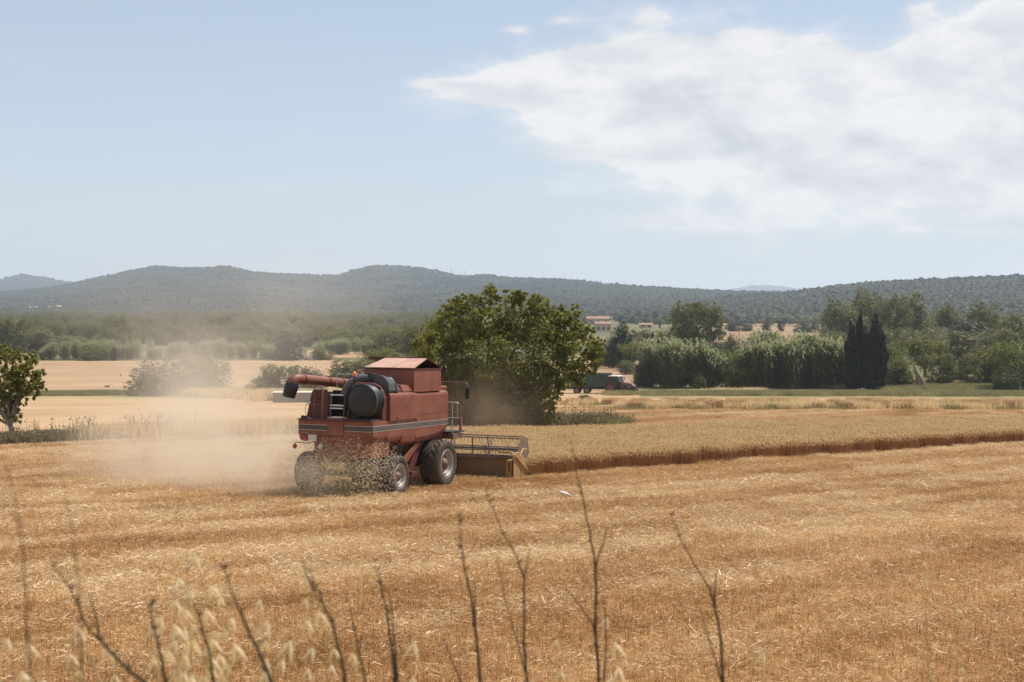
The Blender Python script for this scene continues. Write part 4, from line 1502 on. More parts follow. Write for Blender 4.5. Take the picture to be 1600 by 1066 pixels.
# intake duct over the top, with clamp, box and beacon
b = MB()
b.tube([(-.16, -4.15, 3.50), (-.12, -4.10, 3.72), (.0, -4.02, 3.90), (.18, -3.92, 4.01), (.42, -3.85, 4.05), (.75, -3.75, 4.05)], [.16, .155, .15, .15, .145, .14], 14)
part(b, 'air_duct', 'grey_duct')
b = MB()
b.prism([(.72, 3.93), (.74, 4.13), (.86, 4.15), (1.0, 4.10), (1.12, 4.11), (1.24, 4.03), (1.33, 3.90), (1.38, 3.60), (.92, 3.60), (.92, 3.86)], -3.86, -3.25)
part(b, 'air_duct', 'grey_duct', bevel=.05)
b = MB()
b.prism([(.70, 3.55), (1.30, 3.55), (1.28, 3.70), (1.16, 3.80), (.70, 3.80)], -3.2, -2.75)
part(b, 'air_box', 'grey_duct', bevel=.04)
b = MB()
b.lathe([(.12, -.07), (.17, -.07), (.17, .07), (.12, .07)], 16, 'x', (.68, -3.78, 4.05))
b.box(.62, .74, -3.95, -3.6, 3.9, 4.26)
b.tube([(.70, -3.78, 4.23), (.70, -3.78, 4.33), (.80, -3.78, 4.34)], .03, 6)
part(b, 'duct_clamp', 'black', bevel=.01)
b = MB()
b.lathe([(.165, .0), (.175, .03), (.165, .06), (.175, .09), (.16, .12)], 14, 'z', (-.15, -4.14, 3.46))
part(b, 'duct_bellows', 'grey_duct')
b = MB()
b.tube([(.27, -4.28, 3.86), (.27, -4.28, 4.12)], .02, 6)
b.lathe([(.07, 4.10), (.07, 4.14), (0, 4.14)], 12, 'z', (.27, -4.28, 0))
bo = part(b, 'beacon_post', 'black')
b = MB()
b.lathe([(.068, 4.14), (.072, 4.20), (.065, 4.25), (.045, 4.285), (0, 4.30)], 14, 'z', (.27, -4.28, 0))
part(b, 'beacon', 'orange', bo)

# unloading auger folded back along the left side
A0, A1 = Vector((-1.38, -1.9, 3.80)), Vector((-1.66, -4.75, 4.02))
b = MB()
b.tube([A0 + (A0 - A1) * .35, A0, A1, A1 + Vector((-.05, -.16, -.01)), A1 + Vector((-.09, -.27, -.09)), A1 + Vector((-.11, -.31, -.2))], [.175, .175, .178, .19, .20, .19], 18)
b.tube([A0 + (A0 - A1) * .35, A0 + (A0 - A1) * .35 - Vector((0, 0, 1.4))], .18, 14)
ao = part(b, 'unloading_auger', 'red')
for t in (.12, .42, .93):
    b = MB()
    c = A0.lerp(A1, t)
    dv = (A1 - A0).normalized() * .03
    b.tube([c - dv, c + dv], .195, 18)
    part(b, 'auger_collar', 'red_in', ao)
b = MB()
b.tube([A1 + Vector((-.03, -.14, .0)), A1 + Vector((-.09, -.24, -.12)), A1 + Vector((-.12, -.28, -.26)), A1 + Vector((-.17, -.31, -.44)), A1 + Vector((-.21, -.33, -.64))],
       [.13, .225, .245, .235, .21], 16)
part(b, 'spout_boot', 'black', ao)
b = MB()
b.tube([(-.92, -3.4, 3.60), (-.92, -3.4, 4.14), (-.88, -3.4, 4.18), (.2, -3.4, 4.18)], .014, 6)
b.tube([(-.9, -3.4, 3.98), (.1, -3.4, 3.98)], .012, 6)
part(b, 'top_handrail', 'rung')

# cab ahead of the tank
b = MB()
b.prism([(.95, 1.95), (2.45, 1.95), (2.75, 2.6), (2.55, 3.55), (.95, 3.55)], -1.0, .45, 'x')
part(b, 'cab', 'glass', bevel=.03)
b = MB()
b.box(-1.1, .5, .92, 2.7, 3.5, 3.66)
part(b, 'cab_roof', 'red', bevel=.05)
b = MB()
b.tube([(.4, 1.6, 3.60), (.5, 1.6, 3.83), (1.02, 1.6, 3.83), (1.72, 1.6, 3.83), (1.84, 1.6, 3.79), (1.88, 1.6, 3.70), (1.88, 1.6, 3.62)], .024, 8)
mo = part(b, 'mirror_arm', 'rail')
b = MB()
b.box(1.80, 1.96, 1.55, 1.60, 3.22, 3.62)
part(b, 'mirror', 'black', mo, bevel=.02)
b = MB()
b.box(.45, 1.5, .98, 2.2, 1.93, 1.98)
part(b, 'cab_platform', 'black')
b = MB()
b.tube([(1.03, 1.6, 3.06), (1.46, 1.6, 3.06), (1.5, 1.6, 3.02)], .022, 6)
b.tube([(1.25, 1.6, 3.06), (1.25, 1.6, 1.98)], .018, 6)
b.tube([(1.05, 1.6, 2.47), (1.62, 1.6, 2.47)], .022, 6)
b.tube([(1.44, 1.6, 3.06), (1.46, 1.6, 2.47)], .012, 6)
part(b, 'platform_rail', 'rung')
b = MB()
b.box(1.58, 1.66, 1.5, 1.62, 1.95, 2.50)
part(b, 'ladder_side', 'rail', bevel=.01)
b = MB()
b.box(1.02, 1.6, .98, 1.8, 1.72, 1.92)
for k in range(4):
    b.tube([(1.1 + .12 * k, .97, 1.74), (1.18 + .12 * k, .97, 1.93)], .03, 6)
part(b, 'battery_tray', 'rail')

# drive guards under the right flank
b = MB()
b.quad((1.2, -1.55, 1.70), (1.2, -1.15, 1.70), (1.2, -2.55, .80), (1.2, -2.75, 1.0), -.09)
part(b, 'drive_guard', 'red', bevel=.01)
b = MB()
b.quad((1.12, -1.2, 1.72), (1.12, -.75, 1.72), (1.12, -1.55, .62), (1.12, -1.95, .62), -.07)
part(b, 'drive_guard', 'red_in', bevel=.01)
b = MB()
b.tube([(1.32, -1.95, .66), (1.32, -1.95, .30), (1.32, -1.55, .30), (1.32, -1.55, .66)], .018, 6)
b.box(1.22, 1.40, -2.0, -1.5, .60, .70)
part(b, 'access_step', 'red_in')
b = MB()
b.tube([(1.0, -2.6, 1.55), (1.0, -1.0, .95)], .09, 8)
b.lathe([(.0, 0), (.30, 0), (.30, .08), (0, .08)], 20, 'x', (1.05, -2.5, 1.6))
part(b, 'belt_drive', 'black')

# tail lamps and plate
b = MB()
b.prism([(-1.47, 2.09), (-.85, 2.09), (-.85, 1.93), (-1.30, 1.89), (-1.42, 1.93), (-1.47, 2.02)], -4.99, -4.7)
part(b, 'lamp_housing', 'red', bevel=.015)
b = MB()
b.box(-1.36, -1.14, -5.01, -4.985, 1.95, 2.05)
part(b, 'tail_lamp', 'lens_red')
b = MB()
b.box(-1.09, -.77, -5.03, -4.995, 1.90, 2.12)
part(b, 'licence_plate', 'white')
b = MB()
b.lathe([(0, -5.04), (.07, -5.03), (.095, -5.0), (.1, -4.96), (0, -4.96)], 18, 'y', (-.62, 0, 1.72))
part(b, 'work_lamp', 'lens_white')
b = MB()
b.tube([(-.9, -4.92, 1.88), (-1.15, -4.95, 1.82), (-1.62, -4.97, 1.83), (-1.65, -4.97, 1.78)], .016, 6)
lo = part(b, 'lamp_arm', 'rail')
b = MB()
b.lathe([(0, -5.02), (.075, -5.01), (.09, -4.97), (.05, -4.92), (0, -4.92)], 14, 'y', (-1.65, 0, 1.70))
part(b, 'side_lamp', 'lens_red', lo)
b = MB()
b.box(.80, .92, -5.0, -4.975, 1.66, 1.90)
part(b, 'warning_decal', 'yellow')

# header: sloping feeder house and the wide cutting table with its reel
HD = MB()
HD.quad((-.6, 1.0, 1.75), (.6, 1.0, 1.75), (.6, 3.6, .75), (-.6, 3.6, .75), -.55)
part(HD, 'feeder_house', 'red_in')
X0, X1 = -3.3, 3.25
b = MB()
b.box(X0, X1, 3.62, 3.70, .10, .83)
hd = part(b, 'header', 'yellow_shaded')
b = MB()
b.box(X0 - .02, X1 - .38, 3.54, 3.72, .835, .985, .02)
part(b, 'frame_beam', 'reel', hd)
b = MB()
b.box(X0, X1 - .05, 3.72, 4.85, .06, .11)
part(b, 'table_floor', 'yellow_shaded', hd)
b = MB()
b.tube([(X0 + .05, 4.15, .42), (X1 - .1, 4.15, .42)], .2, 14)
part(b, 'feed_auger', 'steel', hd)
for x, lb in ((X1, 'right end plate of the header'), (X0, None)):
    b = MB()
    s = 1 if x > 0 else -1
    b.prism([(2.95, .05), (2.95, .86), (3.02, 1.06), (3.5, 1.14), (3.9, .98), (4.35, .42), (4.65, .10), (4.65, .05)], x - .06 * s, x, 'x')
    e = part(b, 'end_plate', 'yellow', hd, bevel=.008, label=lb)
    b = MB()
    b.box(min(x - .36 * s, x - .065 * s), max(x - .36 * s, x - .065 * s), 2.98, 3.53, .05, .84)
    part(b, 'drive_box', 'yellow', hd, bevel=.02)
    b = MB()
    b.tube([(x + .04 * s, 3.05, .98), (x + .05 * s, 4.72, .10)], .035, 8)
    part(b, 'crop_divider', 'yellow', hd)
    b = MB()
    b.box(min(x, x + .1 * s), max(x, x + .1 * s), 4.45, 4.72, .03, .24)
    part(b, 'divider_shoe', 'black', hd, bevel=.03)
    b = MB()
    b.tube([(x - .22 * s, 2.955, .75), (x - .2 * s, 2.95, .45), (x - .12 * s, 2.95, .42)], .02, 6)
    b.tube([(x - .05 * s, 2.94, .84), (x - .05 * s, 2.94, .05)], .022, 6)
    part(b, 'drive_hose', 'black', hd)
b = MB()
b.tube([(2.35, 3.5, 1.10), (2.9, 3.5, 1.10), (2.95, 3.5, 1.04)], .04, 8)
part(b, 'reel_ram', 'yellow', hd)
RC = (4.15, 1.18)
RR = .54
nbar = 6
ang = [pi / 2 + .30 + 2 * pi * k / nbar for k in range(nbar)]
for k, a in enumerate(ang):
    yb, zb_ = RC[0] + RR * cos(a), RC[1] + RR * sin(a)
    b = MB()
    b.tube([(X0 + .15, yb, zb_), (X1 - .12, yb, zb_)], .026, 6)
    ro = part(b, 'reel_bar', 'reel', hd)
    b = MB()
    x = X0 + .25
    while x < X1 - .2:
        b.tube([(x, yb, zb_), (x, yb + .02, zb_ - .16)], .011, 4, smooth=False)
        x += .165
    t_ = part(b, 'reel_tines', 'reel', hd)
    t_['kind'] = 'stuff'
b = MB()
b.tube([(X0 + .1, RC[0], RC[1]), (X1 - .1, RC[0], RC[1])], .05, 8)
part(b, 'reel_shaft', 'reel', hd)
def hexplate(x, th):
    b = MB()
    b.prism([(RC[0] + (RR + .04) * cos(a), RC[1] + (RR + .04) * sin(a)) for a in ang], x, x + th, 'x')
    return b
part(hexplate(X1 - .12, .02), 'reel_end_shield', 'reel', hd)
part(hexplate(X0 + .1, .02), 'reel_end_shield', 'reel', hd)
for x in (-1.65, .05, 1.66):
    b = MB()
    for a in ang:
        b.tube([(x, RC[0], RC[1]), (x, RC[0] + RR * cos(a), RC[1] + RR * sin(a))], .025, 5)
    for k in range(nbar):
        a, c = ang[k], ang[(k + 1) % nbar]
        b.tube([(x, RC[0] + RR * .62 * cos(a), RC[1] + RR * .62 * sin(a)), (x, RC[0] + RR * .62 * cos(c), RC[1] + RR * .62 * sin(c))], .02, 5)
    part(b, 'reel_spider', 'reel', hd)
for x in (X0 + .02, X1 - .02):
    b = MB()
    b.tube([(x, 3.55, .95), (x, 3.9, 1.22), (x, RC[0] + .1, RC[1])], .04, 6)
    part(b, 'reel_arm', 'yellow', hd)
b = MB()
b.tube([(1.2, 3.6, .98), (1.2, 3.6, 1.62)], .03, 6)
part(b, 'mid_post', 'reel', hd)

# chaff thrown from the chopper
r = np.random.default_rng(77)
n = 19000
x = np.clip(r.normal(.15, 1.0, n), -2.3, 2.3)
yb = -4.9 - np.abs(r.normal(0, .75, n)) + .5 * (r.random(n))
z = 1.62 - .25 * np.abs(yb + 4.9) - np.abs(r.normal(0, .62, n)) + r.normal(0, .30, n)
z = np.where(r.random(n) < .10, z + np.abs(r.normal(0, .4, n)), z)
ok = (z > .06) & (z < 2.3)
x, yb, z = x[ok], yb[ok], z[ok]
n = len(x)
Cc = np.stack([x, yb, z], 1)
C3 = np.array(C_O)[None] + x[:, None] * np.array(C_RT) + yb[:, None] * np.array(C_FWD) + z[:, None] * np.array(C_UP)
d = r.normal(0, 1, (n, 3))
d[:, 2] -= .2
d /= np.linalg.norm(d, axis=1)[:, None]
s = np.cross(d, r.normal(0, 1, (n, 3)))
s /= np.linalg.norm(s, axis=1)[:, None]
L = np.where(r.random(n) < .15, r.uniform(.05, .11, n), r.uniform(.02, .055, n))[:, None]
V = np.stack([C3 - d * L * .5 - s * .0042, C3 - d * L * .5 + s * .0042, C3 + d * L * .5 + s * .0042, C3 + d * L * .5 - s * .0042], 1).reshape(-1, 3)
M['chaff'] = mat_leaf('flying_chaff', (.38, .26, .12), (.93, .78, .50), .55, objvar=0)
o = obj('flying_chaff', fast_mesh('flying_chaff', V, 4, np.arange(4 * n).reshape(n, 4), M['chaff'], {'rnd': np.repeat(r.random(n), 4)}))
tag(o, 'chopped straw flying out behind the harvester', 'chaff', kind='stuff')

# ------------------------------------------------------------------ tractor, trailer and other things in the fields
def place(px, dist):
    return Vector(((px - 800) / F * dist, dist, float(gz(dist))))


TR = thing('tractor', 'red tractor with pale cab roof pulling a green trailer', 'tractor', place(971, 224), rot=(0, 0, radians(-30)))
TL_ROT = radians(-10)


def small_wheel(parent, x, y, r, w, rimmat='tractor_red', lugs=16):
    rim = MB()
    h = w / 2
    rim.lathe([(r * .6, -h + .05), (r * .6, h - .04), (r * .55, h - .03), (r * .5, h - .14), (r * .3, h - .16), (r * .2, h - .05), (0, h - .05)], 24, 'y')
    o = part(rim, 'wheel', rimmat, parent)
    o.location = (x, y, r)
    if y < 0:
        o.rotation_euler = (0, 0, pi)
    t = MB()
    t.lathe([(r * .6, h - .03), (r * .8, h), (r * .95, h - .05), (r * .96, 0), (r * .95, -h + .05), (r * .8, -h), (r * .6, -h + .03)], 28, 'y')
    for k in range(lugs):
        a = 2 * pi * k / lugs
        for s in (-1, 1):
            q = [(r * 1.0 * cos(a + e), yv, r * 1.0 * sin(a + e)) for yv in (0, s * h) for e in (-.06, .06)]
            q2 = [(r * .93 * cos(a + e), yv, r * .93 * sin(a + e)) for yv in (0, s * h) for e in (-.06, .06)]
            t.add(q + q2, [(0, 1, 3, 2), (0, 2, 6, 4), (1, 5, 7, 3), (2, 3, 7, 6)])
    part(t, 'tyre', 'rubber', o)


for (x, y, rr_, w) in ((-1.45, .92, .93, .6), (-1.45, -.92, .93, .6), (1.25, .88, .66, .46), (1.25, -.88, .66, .46)):
    small_wheel(TR, x, y, rr_, w)
b = MB()
b.prism([(-.2, 1.05), (2.25, 1.0), (2.3, 1.45), (1.9, 1.72), (-.2, 1.95)], -.42, .42)
part(b, 'bonnet', 'tractor_red', TR, bevel=.06)
b = MB()
b.box(-1.9, 2.1, -.35, .35, .65, 1.08)
part(b, 'chassis', 'black', TR)
b = MB()
b.box(2.25, 2.75, -.5, .5, .55, 1.0, .05)
part(b, 'front_weight', 'black', TR, bevel=.03)
b = MB()
b.box(2.24, 2.33, -.36, .36, 1.05, 1.42)
g_ = part(b, 'grille', 'black', TR)
for s in (-1, 1):
    b = MB()
    b.box(2.3, 2.35, .1 if s > 0 else -.34, .34 if s > 0 else -.1, 1.28, 1.42)
    part(b, 'headlight', 'lens_white', TR)
b = MB()
b.prism([(-1.75, 1.25), (-.15, 1.25), (-.02, 1.95), (-.3, 2.72), (-1.72, 2.72)], -.78, .78)
part(b, 'cab', 'glass', TR)
for s in (-.80, .76):
    for q in ([(-1.78, 1.3), (-1.70, 1.3), (-1.66, 2.75), (-1.74, 2.75)], [(-.08, 1.3), (.02, 1.95), (-.06, 1.98), (-.16, 1.3)], [(.02, 1.95), (-.30, 2.74), (-.36, 2.74), (-.06, 1.92)], [(-1.05, 1.3), (-.98, 1.3), (-.98, 2.74), (-1.05, 2.74)]):
        b = MB()
        b.prism(q, s, s + .05)
        part(b, 'cab_pillar', 'black', TR)
b = MB()
b.prism([(-1.9, 2.74), (-.2, 2.74), (-.12, 2.82), (-.35, 2.93), (-1.8, 2.95), (-1.92, 2.85)], -.86, .86)
part(b, 'cab_roof', 'wall_white', TR, bevel=.04)
for s in (-1, 1):
    b = MB()
    pts = [(-1.45 + 1.05 * cos(a), .93 + 1.05 * sin(a)) for a in np.linspace(.35, pi - .3, 9)] + [(-1.45 + .98 * cos(a), .93 + .98 * sin(a)) for a in np.linspace(pi - .3, .35, 9)]
    b.prism(pts, .62 * s, 1.22 * s)
    part(b, 'fender', 'tractor_red', TR)
    b = MB()
    pts = [(1.25 + .76 * cos(a), .66 + .76 * sin(a)) for a in np.linspace(.5, pi - .4, 7)] + [(1.25 + .72 * cos(a), .66 + .72 * sin(a)) for a in np.linspace(pi - .4, .5, 7)]
    b.prism(pts, .64 * s, 1.1 * s)
    part(b, 'fender', 'black', TR)
    b = MB()
    b.tube([(-.2, .8 * s, 2.55), (-.1, 1.15 * s, 2.6)], .02, 5)
    b.box(-.12, -.06, min(1.08 * s, 1.3 * s), max(1.08 * s, 1.3 * s), 2.2, 2.62)
    part(b, 'mirror', 'black', TR)
b = MB()
b.tube([(.2, -.5, 1.6), (.2, -.52, 2.75), (.12, -.52, 2.86)], .05, 8)
part(b, 'exhaust_pipe', 'black', TR)
b = MB()
b.box(-.9, -.2, -.9, -.78, .55, 1.2)
part(b, 'cab_step', 'black', TR)

TL = thing('trailer', 'green high-sided grain trailer behind the tractor, half hidden by the big tree', 'trailer', place(917, 226.5), rot=(0, 0, TL_ROT))
b = MB()
b.box(-3.6, 3.9, -1.22, 1.22, 1.15, 3.25)
part(b, 'trailer_body', 'trailer', TL, bevel=.03)
for k in range(9):
    b = MB()
    x = -3.5 + k * .91
    b.box(x, x + .09, -1.29, -1.222, 1.15, 3.2)
    part(b, 'side_rib', 'trailer', TL)
b = MB()
b.box(-3.68, 3.98, -1.30, 1.30, 3.25, 3.33)
part(b, 'top_rail', 'trailer', TL)
b = MB()
b.box(-3.6, 3.8, -.5, .5, .75, 1.13)
b.tube([(3.7, 0, .85), (5.2, 0, .7)], .09, 6)
part(b, 'drawbar', 'black', TL)
for x in (-1.5, .1):
    for y in (-1.0, 1.0):
        small_wheel(TL, x, y, .56, .42, 'steel', 10)
b = MB()
b.box(-2.3, .9, -1.28, -1.23, 1.1, 1.2)
part(b, 'mudguard', 'trailer', TL)

# pale tank at the far edge of the tan field
TK = thing('field_tank', 'low grey white tank with a flat lid below the auger spout', 'tank', place(458, 142), rot=(0, 0, radians(4)))
b = MB()
b.box(-1.95, 1.95, -.8, .8, .12, 1.05)
part(b, 'tank_body', 'tank_grey', TK, bevel=.05)
b = MB()
b.box(-2.0, 2.0, -.86, .86, 1.05, 1.12)
part(b, 'lid', 'wall_white', TK, bevel=.02)
for k in range(5):
    b = MB()
    b.box(-1.9 + .92 * k, -1.84 + .92 * k, -.86, -.80, .14, 1.04)
    part(b, 'tank_rib', 'tank_grey', TK)
for x in (-1.5, 1.5):
    b = MB()
    b.box(x - .1, x + .1, -.7, .7, 0, .12)
    part(b, 'skid', 'steel', TK)


def hill_hit(G, px, py):
    """the place on a hill seen at a pixel"""
    best = None
    i = int(np.argmin(np.abs((G[0, :, 0] / G[0, :, 1]) - (px - 800) / F)))
    c = G[:46, i]
    q = HY - F * c[:, 2] / c[:, 1]
    k = int(np.argmin(np.abs(q - py)))
    return Vector(((px - 800) / F * c[k, 1], c[k, 1], c[k, 2]))


def house(label, loc, w, dpt, h, roof_h, wall, roof, nwin, rot=0.0, storeys=1, cat='house'):
    o = thing('house' if cat == 'house' else 'shed', label, cat, loc - Vector((0, 0, .8)), rot=(0, 0, rot))
    b = MB()
    b.box(-w / 2, w / 2, -dpt / 2, dpt / 2, 0, h + .8)
    wl = part(b, 'wall', wall, o)
    b = MB()
    z = h + .8
    b.prism([(-dpt / 2 - .5, z), (dpt / 2 + .5, z), (dpt / 2 + .5, z + .15), (0, z + roof_h), (-dpt / 2 - .5, z + .15)], -w / 2 - .5, w / 2 + .5, 'x')
    part(b, 'roof', roof, o)
    for s in range(storeys):
        for k in range(nwin):
            x = -w / 2 + w * (k + .5) / nwin
            zz = .8 + 1.0 + s * 3.0
            b = MB()
            b.box(x - .65, x + .65, -dpt / 2 - .06, -dpt / 2 + .02, zz, zz + 1.5)
            part(b, 'window', 'dark_open', o)
    return o


house('tan house with an orange tiled roof right of the big tree', place(941, 800), 8.5, 7, 4.2, 1.4, 'wall_tan', 'roof_tile', 3, radians(8), 1)
house('low red roofed barn in front of the white sheds', place(1009, 900), 8.0, 6, 2.2, 1.3, 'wall_tan', 'roof_tile', 2, radians(-6), 1, 'barn')
house('small white shed in the far field, right one of two', place(1014, 1300), 8, 5, 2.2, .9, 'wall_white', 'wall_white', 1, .1, 1, 'shed')
house('small white shed in the far field, left one of two', place(1006, 1310), 5, 5, 1.8, .8, 'wall_white', 'roof_grey', 1, .0, 1, 'shed')
house('brown roofed long house far behind the orange roofed one', place(934, 1150), 18, 8, 3.4, 2.2, 'wall_tan', 'roof_tile', 3, .05)
house('pale villa standing on top of the right hill among pines', hill_hit(GR, 1560, 437), 16, 10, 5, 2.2, 'wall_tan', 'roof_grey', 4, -.2)
house('pinkish farmhouse below the right hill, left one of the pair', hill_hit(GR, 1560, 481), 10, 8, 4.2, 1.7, 'wall_tan', 'roof_tile', 3, .5)
house('pale farmhouse below the right hill, right one of the pair', hill_hit(GR, 1585, 479), 13, 8, 3.6, 1.5, 'wall_white', 'roof_grey', 3, -.1)
house('white house at the foot of the left hill, left of a pair', hill_hit(GL, 227, 487), 15, 8, 4.5, 1.8, 'wall_white', 'wall_white', 3, .1)
house('white house at the foot of the left hill, right of a pair', hill_hit(GL, 245, 487), 8, 8, 4.5, 1.8, 'wall_white', 'wall_white', 2, -.1)
house('white building of the far left hamlet, longest of three', hill_hit(GL, 56, 488), 24, 10, 6, 2.5, 'roof_grey', 'roof_grey', 4, .05)
house('middle white building of the far left hamlet', hill_hit(GL, 73, 487), 14, 9, 6, 2.5, 'wall_white', 'roof_grey', 3, .15)
house('right white building of the far left hamlet', hill_hit(GL, 91, 487), 10, 8, 7, 2.5, 'wall_white', 'roof_grey', 2, -.1)


def mast(label, p, h, wide):
    o = thing('radio_mast', label, 'mast', p)
    b = MB()
    for (x, y) in ((-wide, -wide), (wide, -wide), (0, wide)):
        b.tube([(x, y, 0), (x * .25, y * .25, h)], .28, 5)
    for k in range(6):
        z = h * (k + .5) / 6
        q = wide * (1 - .75 * z / h)
        b.tube([(-q, -q, z), (q, -q, z + h / 12), (0, q, z), (-q, -q, z)], .15, 4)
    part(b, 'lattice', 'steel', o)
    b = MB()
    b.tube([(0, 0, h), (0, 0, h * 1.25)], .2, 5)
    part(b, 'aerial', 'steel', o)


mast('thin radio mast on the ridge above the big tree, left one', hill_hit(GL, 705, 428), 24, 1.5)
mast('shorter radio mast on the ridge above the big tree, right one', hill_hit(GL, 727, 433), 20, 1.5)
mast('thin mast alone on the lower middle of the ridge', hill_hit(GL, 938, 444), 16, 1.2)
mast('tiny tower on the far blue mountain', hill_hit(GF, 1174, 446), 24, 2.5)

# leaning dead trunk at the edge of the right thicket
o = thing('dead_trunk', 'pale leaning dead trunk in dry grass right of the cypresses', 'tree trunk', place(1436, 244))
s = 244 / F
b = MB()
b.tube([(1.0, 0, -.1), (.5, .1, 1.2), (-.35, .1, 2.6), (-1.0, 0, 4.1)], [.55, .42, .3, .12], 9)
b.tube([(.1, 0, 0), (-.25, .1, 1.6), (-.5, 0, 2.9)], [.5, .4, .12], 8)
part(b, 'trunk', 'bark_pale', o)
b = MB()
b.lathe([(0, -.1), (.5, 0), (.42, .35), (.2, .5), (0, .52)], 10, 'z', (1.35, -.2, 0))
part(b, 'root_plate', 'bark_pale', o)

# birds
BD = thing('bird', 'pale grey white bird standing in the stubble in front of the wheat', 'bird', place(882, 47.2) + Vector((0, 0, .02)), rot=(0, 0, radians(18)))
b = MB()
b.tube([(-.14, 0, .285), (-.10, 0, .27), (0, 0, .235), (.10, 0, .20), (.17, 0, .175), (.24, 0, .155)], [.03, .058, .075, .062, .035, .014], 12)
b.tube([(-.14, 0, .28), (-.18, 0, .325), (-.20, 0, .345)], [.034, .036, .022], 10)
part(b, 'body', 'bird_white', BD)
for s in (-1, 1):
    b = MB()
    b.tube([(-.06, .055 * s, .26), (.06, .07 * s, .235), (.24, .03 * s, .165)], [.02, .035, .006], 6)
    part(b, 'wing', 'bird_white', BD)
    b = MB()
    b.tube([(.02, .03 * s, .19), (.03, .03 * s, .1), (.015, .03 * s, 0)], .007, 5)
    b.tube([(.015, .03 * s, .004), (-.05, .03 * s, .004)], .006, 4)
    part(b, 'leg', 'bill', BD)
b = MB()
b.tube([(-.215, 0, .345), (-.27, 0, .33)], [.013, .003], 6)
part(b, 'bill', 'bird_dark', BD)
p = at(167, 604, 120)
BF = thing('bird', 'brown bird flying low over the tan field left of the dusty bush', 'bird', p, rot=(0, 0, radians(-15)))
b = MB()
b.tube([(-.22, 0, 0), (-.15, 0, .02), (0, 0, .01), (.18, 0, .0), (.3, 0, .0)], [.02, .05, .075, .05, .02], 8)
part(b, 'body', 'bird_dark', BF)
for s in (-1, 1):
    b = MB()
    b.add([(-.12, .04 * s, .03), (.12, .04 * s, .02), (.08, .38 * s, .10), (-.05, .36 * s, .12), (.18, .66 * s, .06),
           (-.12, .04 * s, .045), (.12, .04 * s, .035), (.08, .38 * s, .112), (-.05, .36 * s, .132), (.18, .66 * s, .066)],
          [(0, 1, 2, 3), (3, 2, 4), (5, 8, 7, 6), (8, 9, 7), (0, 5, 6, 1), (1, 6, 7, 2), (2, 7, 9, 4), (4, 9, 8, 3), (3, 8, 5, 0)])
    part(b, 'wing', 'bird_dark', BF)

# ------------------------------------------------------------------ verges
def blade_tile(name, seed, size, n, hmin, hmax, w, mat, lean=.35, leaves=0):
    rr = np.random.default_rng(seed)
    bpos = np.zeros((n, 3))
    bpos[:, :2] = rr.normal(0, size / 3, (n, 2))
    h = rr.uniform(hmin, hmax, n)
    th, ln = rr.uniform(0, 2 * pi, n), np.abs(rr.normal(0, lean, n))
    T = bpos + np.stack([np.cos(th) * ln * h, np.sin(th) * ln * h, h], 1)
    mid = bpos + (T - bpos) * .5 + np.stack([-np.cos(th), -np.sin(th), th * 0], 1) * (ln * h * .15)[:, None]
    ph = rr.uniform(0, 2 * pi, n)
    s = np.stack([np.cos(ph), np.sin(ph), ph * 0], 1) * w
    V = [np.stack([bpos - s * .5, mid - s, T, mid + s], 1).reshape(-1, 3)]
    rnd = [np.repeat(rr.random(n), 4)]
    for q in range(leaves):
        t = rr.uniform(.15, .95, n)[:, None]
        c = bpos + (T - bpos) * t
        N_ = rr.normal(0, 1, (n, 3)) + np.array([0, 0, .6])
        N_ /= np.linalg.norm(N_, axis=1)[:, None]
        V.append(leaf_cards(c + rr.normal(0, .04, (n, 3)), N_, .12, .6, rr))
        rnd.append(np.repeat(rr.random(n), 4))
    V = np.concatenate(V)
    return fast_mesh(name, V, 4, np.arange(len(V)).reshape(-1, 4), mat, {'rnd': np.concatenate(rnd)})


def along(pxs, n, wid, seed, dens=None):
    rr = np.random.default_rng(seed)
    pts = [gp(*q) for q in pxs]
    out = []
    seg = rr.integers(0, len(pts) - 1, n)
    t = rr.random(n)
    for k in range(n):
        a, b_ = pts[seg[k]], pts[seg[k] + 1]
        p = a.lerp(b_, t[k])
        out.append((p.x + rr.normal(0, wid * .3), p.y + rr.uniform(0, wid)))
    out = np.array(out)
    return np.column_stack([out, gz(out[:, 1])])


weedt = [blade_tile('weed_%d' % k, 400 + k, .8, 60, .25, .85, .012, M['weed'], .3, 4) for k in range(3)]
stalkt = [blade_tile('stalk_%d' % k, 410 + k, .7, 9, .8, 1.5, .016, M['weed'], .12, 5) for k in range(3)]
grasst = [blade_tile('grass_%d' % k, 420 + k, .9, 150, .2, .6, .012, M['grass'], .45, 0) for k in range(3)]
grassb = [blade_tile('bigrass_%d' % k, 430 + k, 2.2, 200, .3, .9, .03, M['grass'], .45, 0) for k in range(3)]
dryt = [blade_tile('dry_%d' % k, 440 + k, 1.6, 160, .5, 1.3, .03, M['wheat_ear'], .35, 0) for k in range(2)]
P = along([(-60, 701), (60, 695), (200, 688.5)], 190, 2.0, 1)
scatter('verge_weeds', P, .9, weedt, 'dark weeds along the left edge of the stubble', 'weeds', seed=41)
P = along([(120, 692), (300, 684), (480, 679)], 230, 1.6, 2)
scatter('verge_weeds', P, .8, weedt + dryt, 'dry weeds in the dust along the field edge left of the harvester', 'weeds', seed=42)
P = along([(0, 697), (200, 688), (300, 684)], 24, 1.6, 3)
scatter('weed_stalks', P, 1.0, stalkt, 'tall dead stalks on the left field edge', 'weeds', seed=43)
P = along([(690, 668), (800, 668), (870, 667), (960, 667)], 300, 2.6, 4)
scatter('verge_grass', P, 1.1, grasst + weedt[:1], 'grey green grass round the foot of the big tree', 'grass', seed=44)
P = along([(870, 666), (975, 666)], 16, 2.0, 5)
scatter('weed_stalks', P, .95, stalkt, 'dead stalks right of the big tree', 'weeds', seed=45)
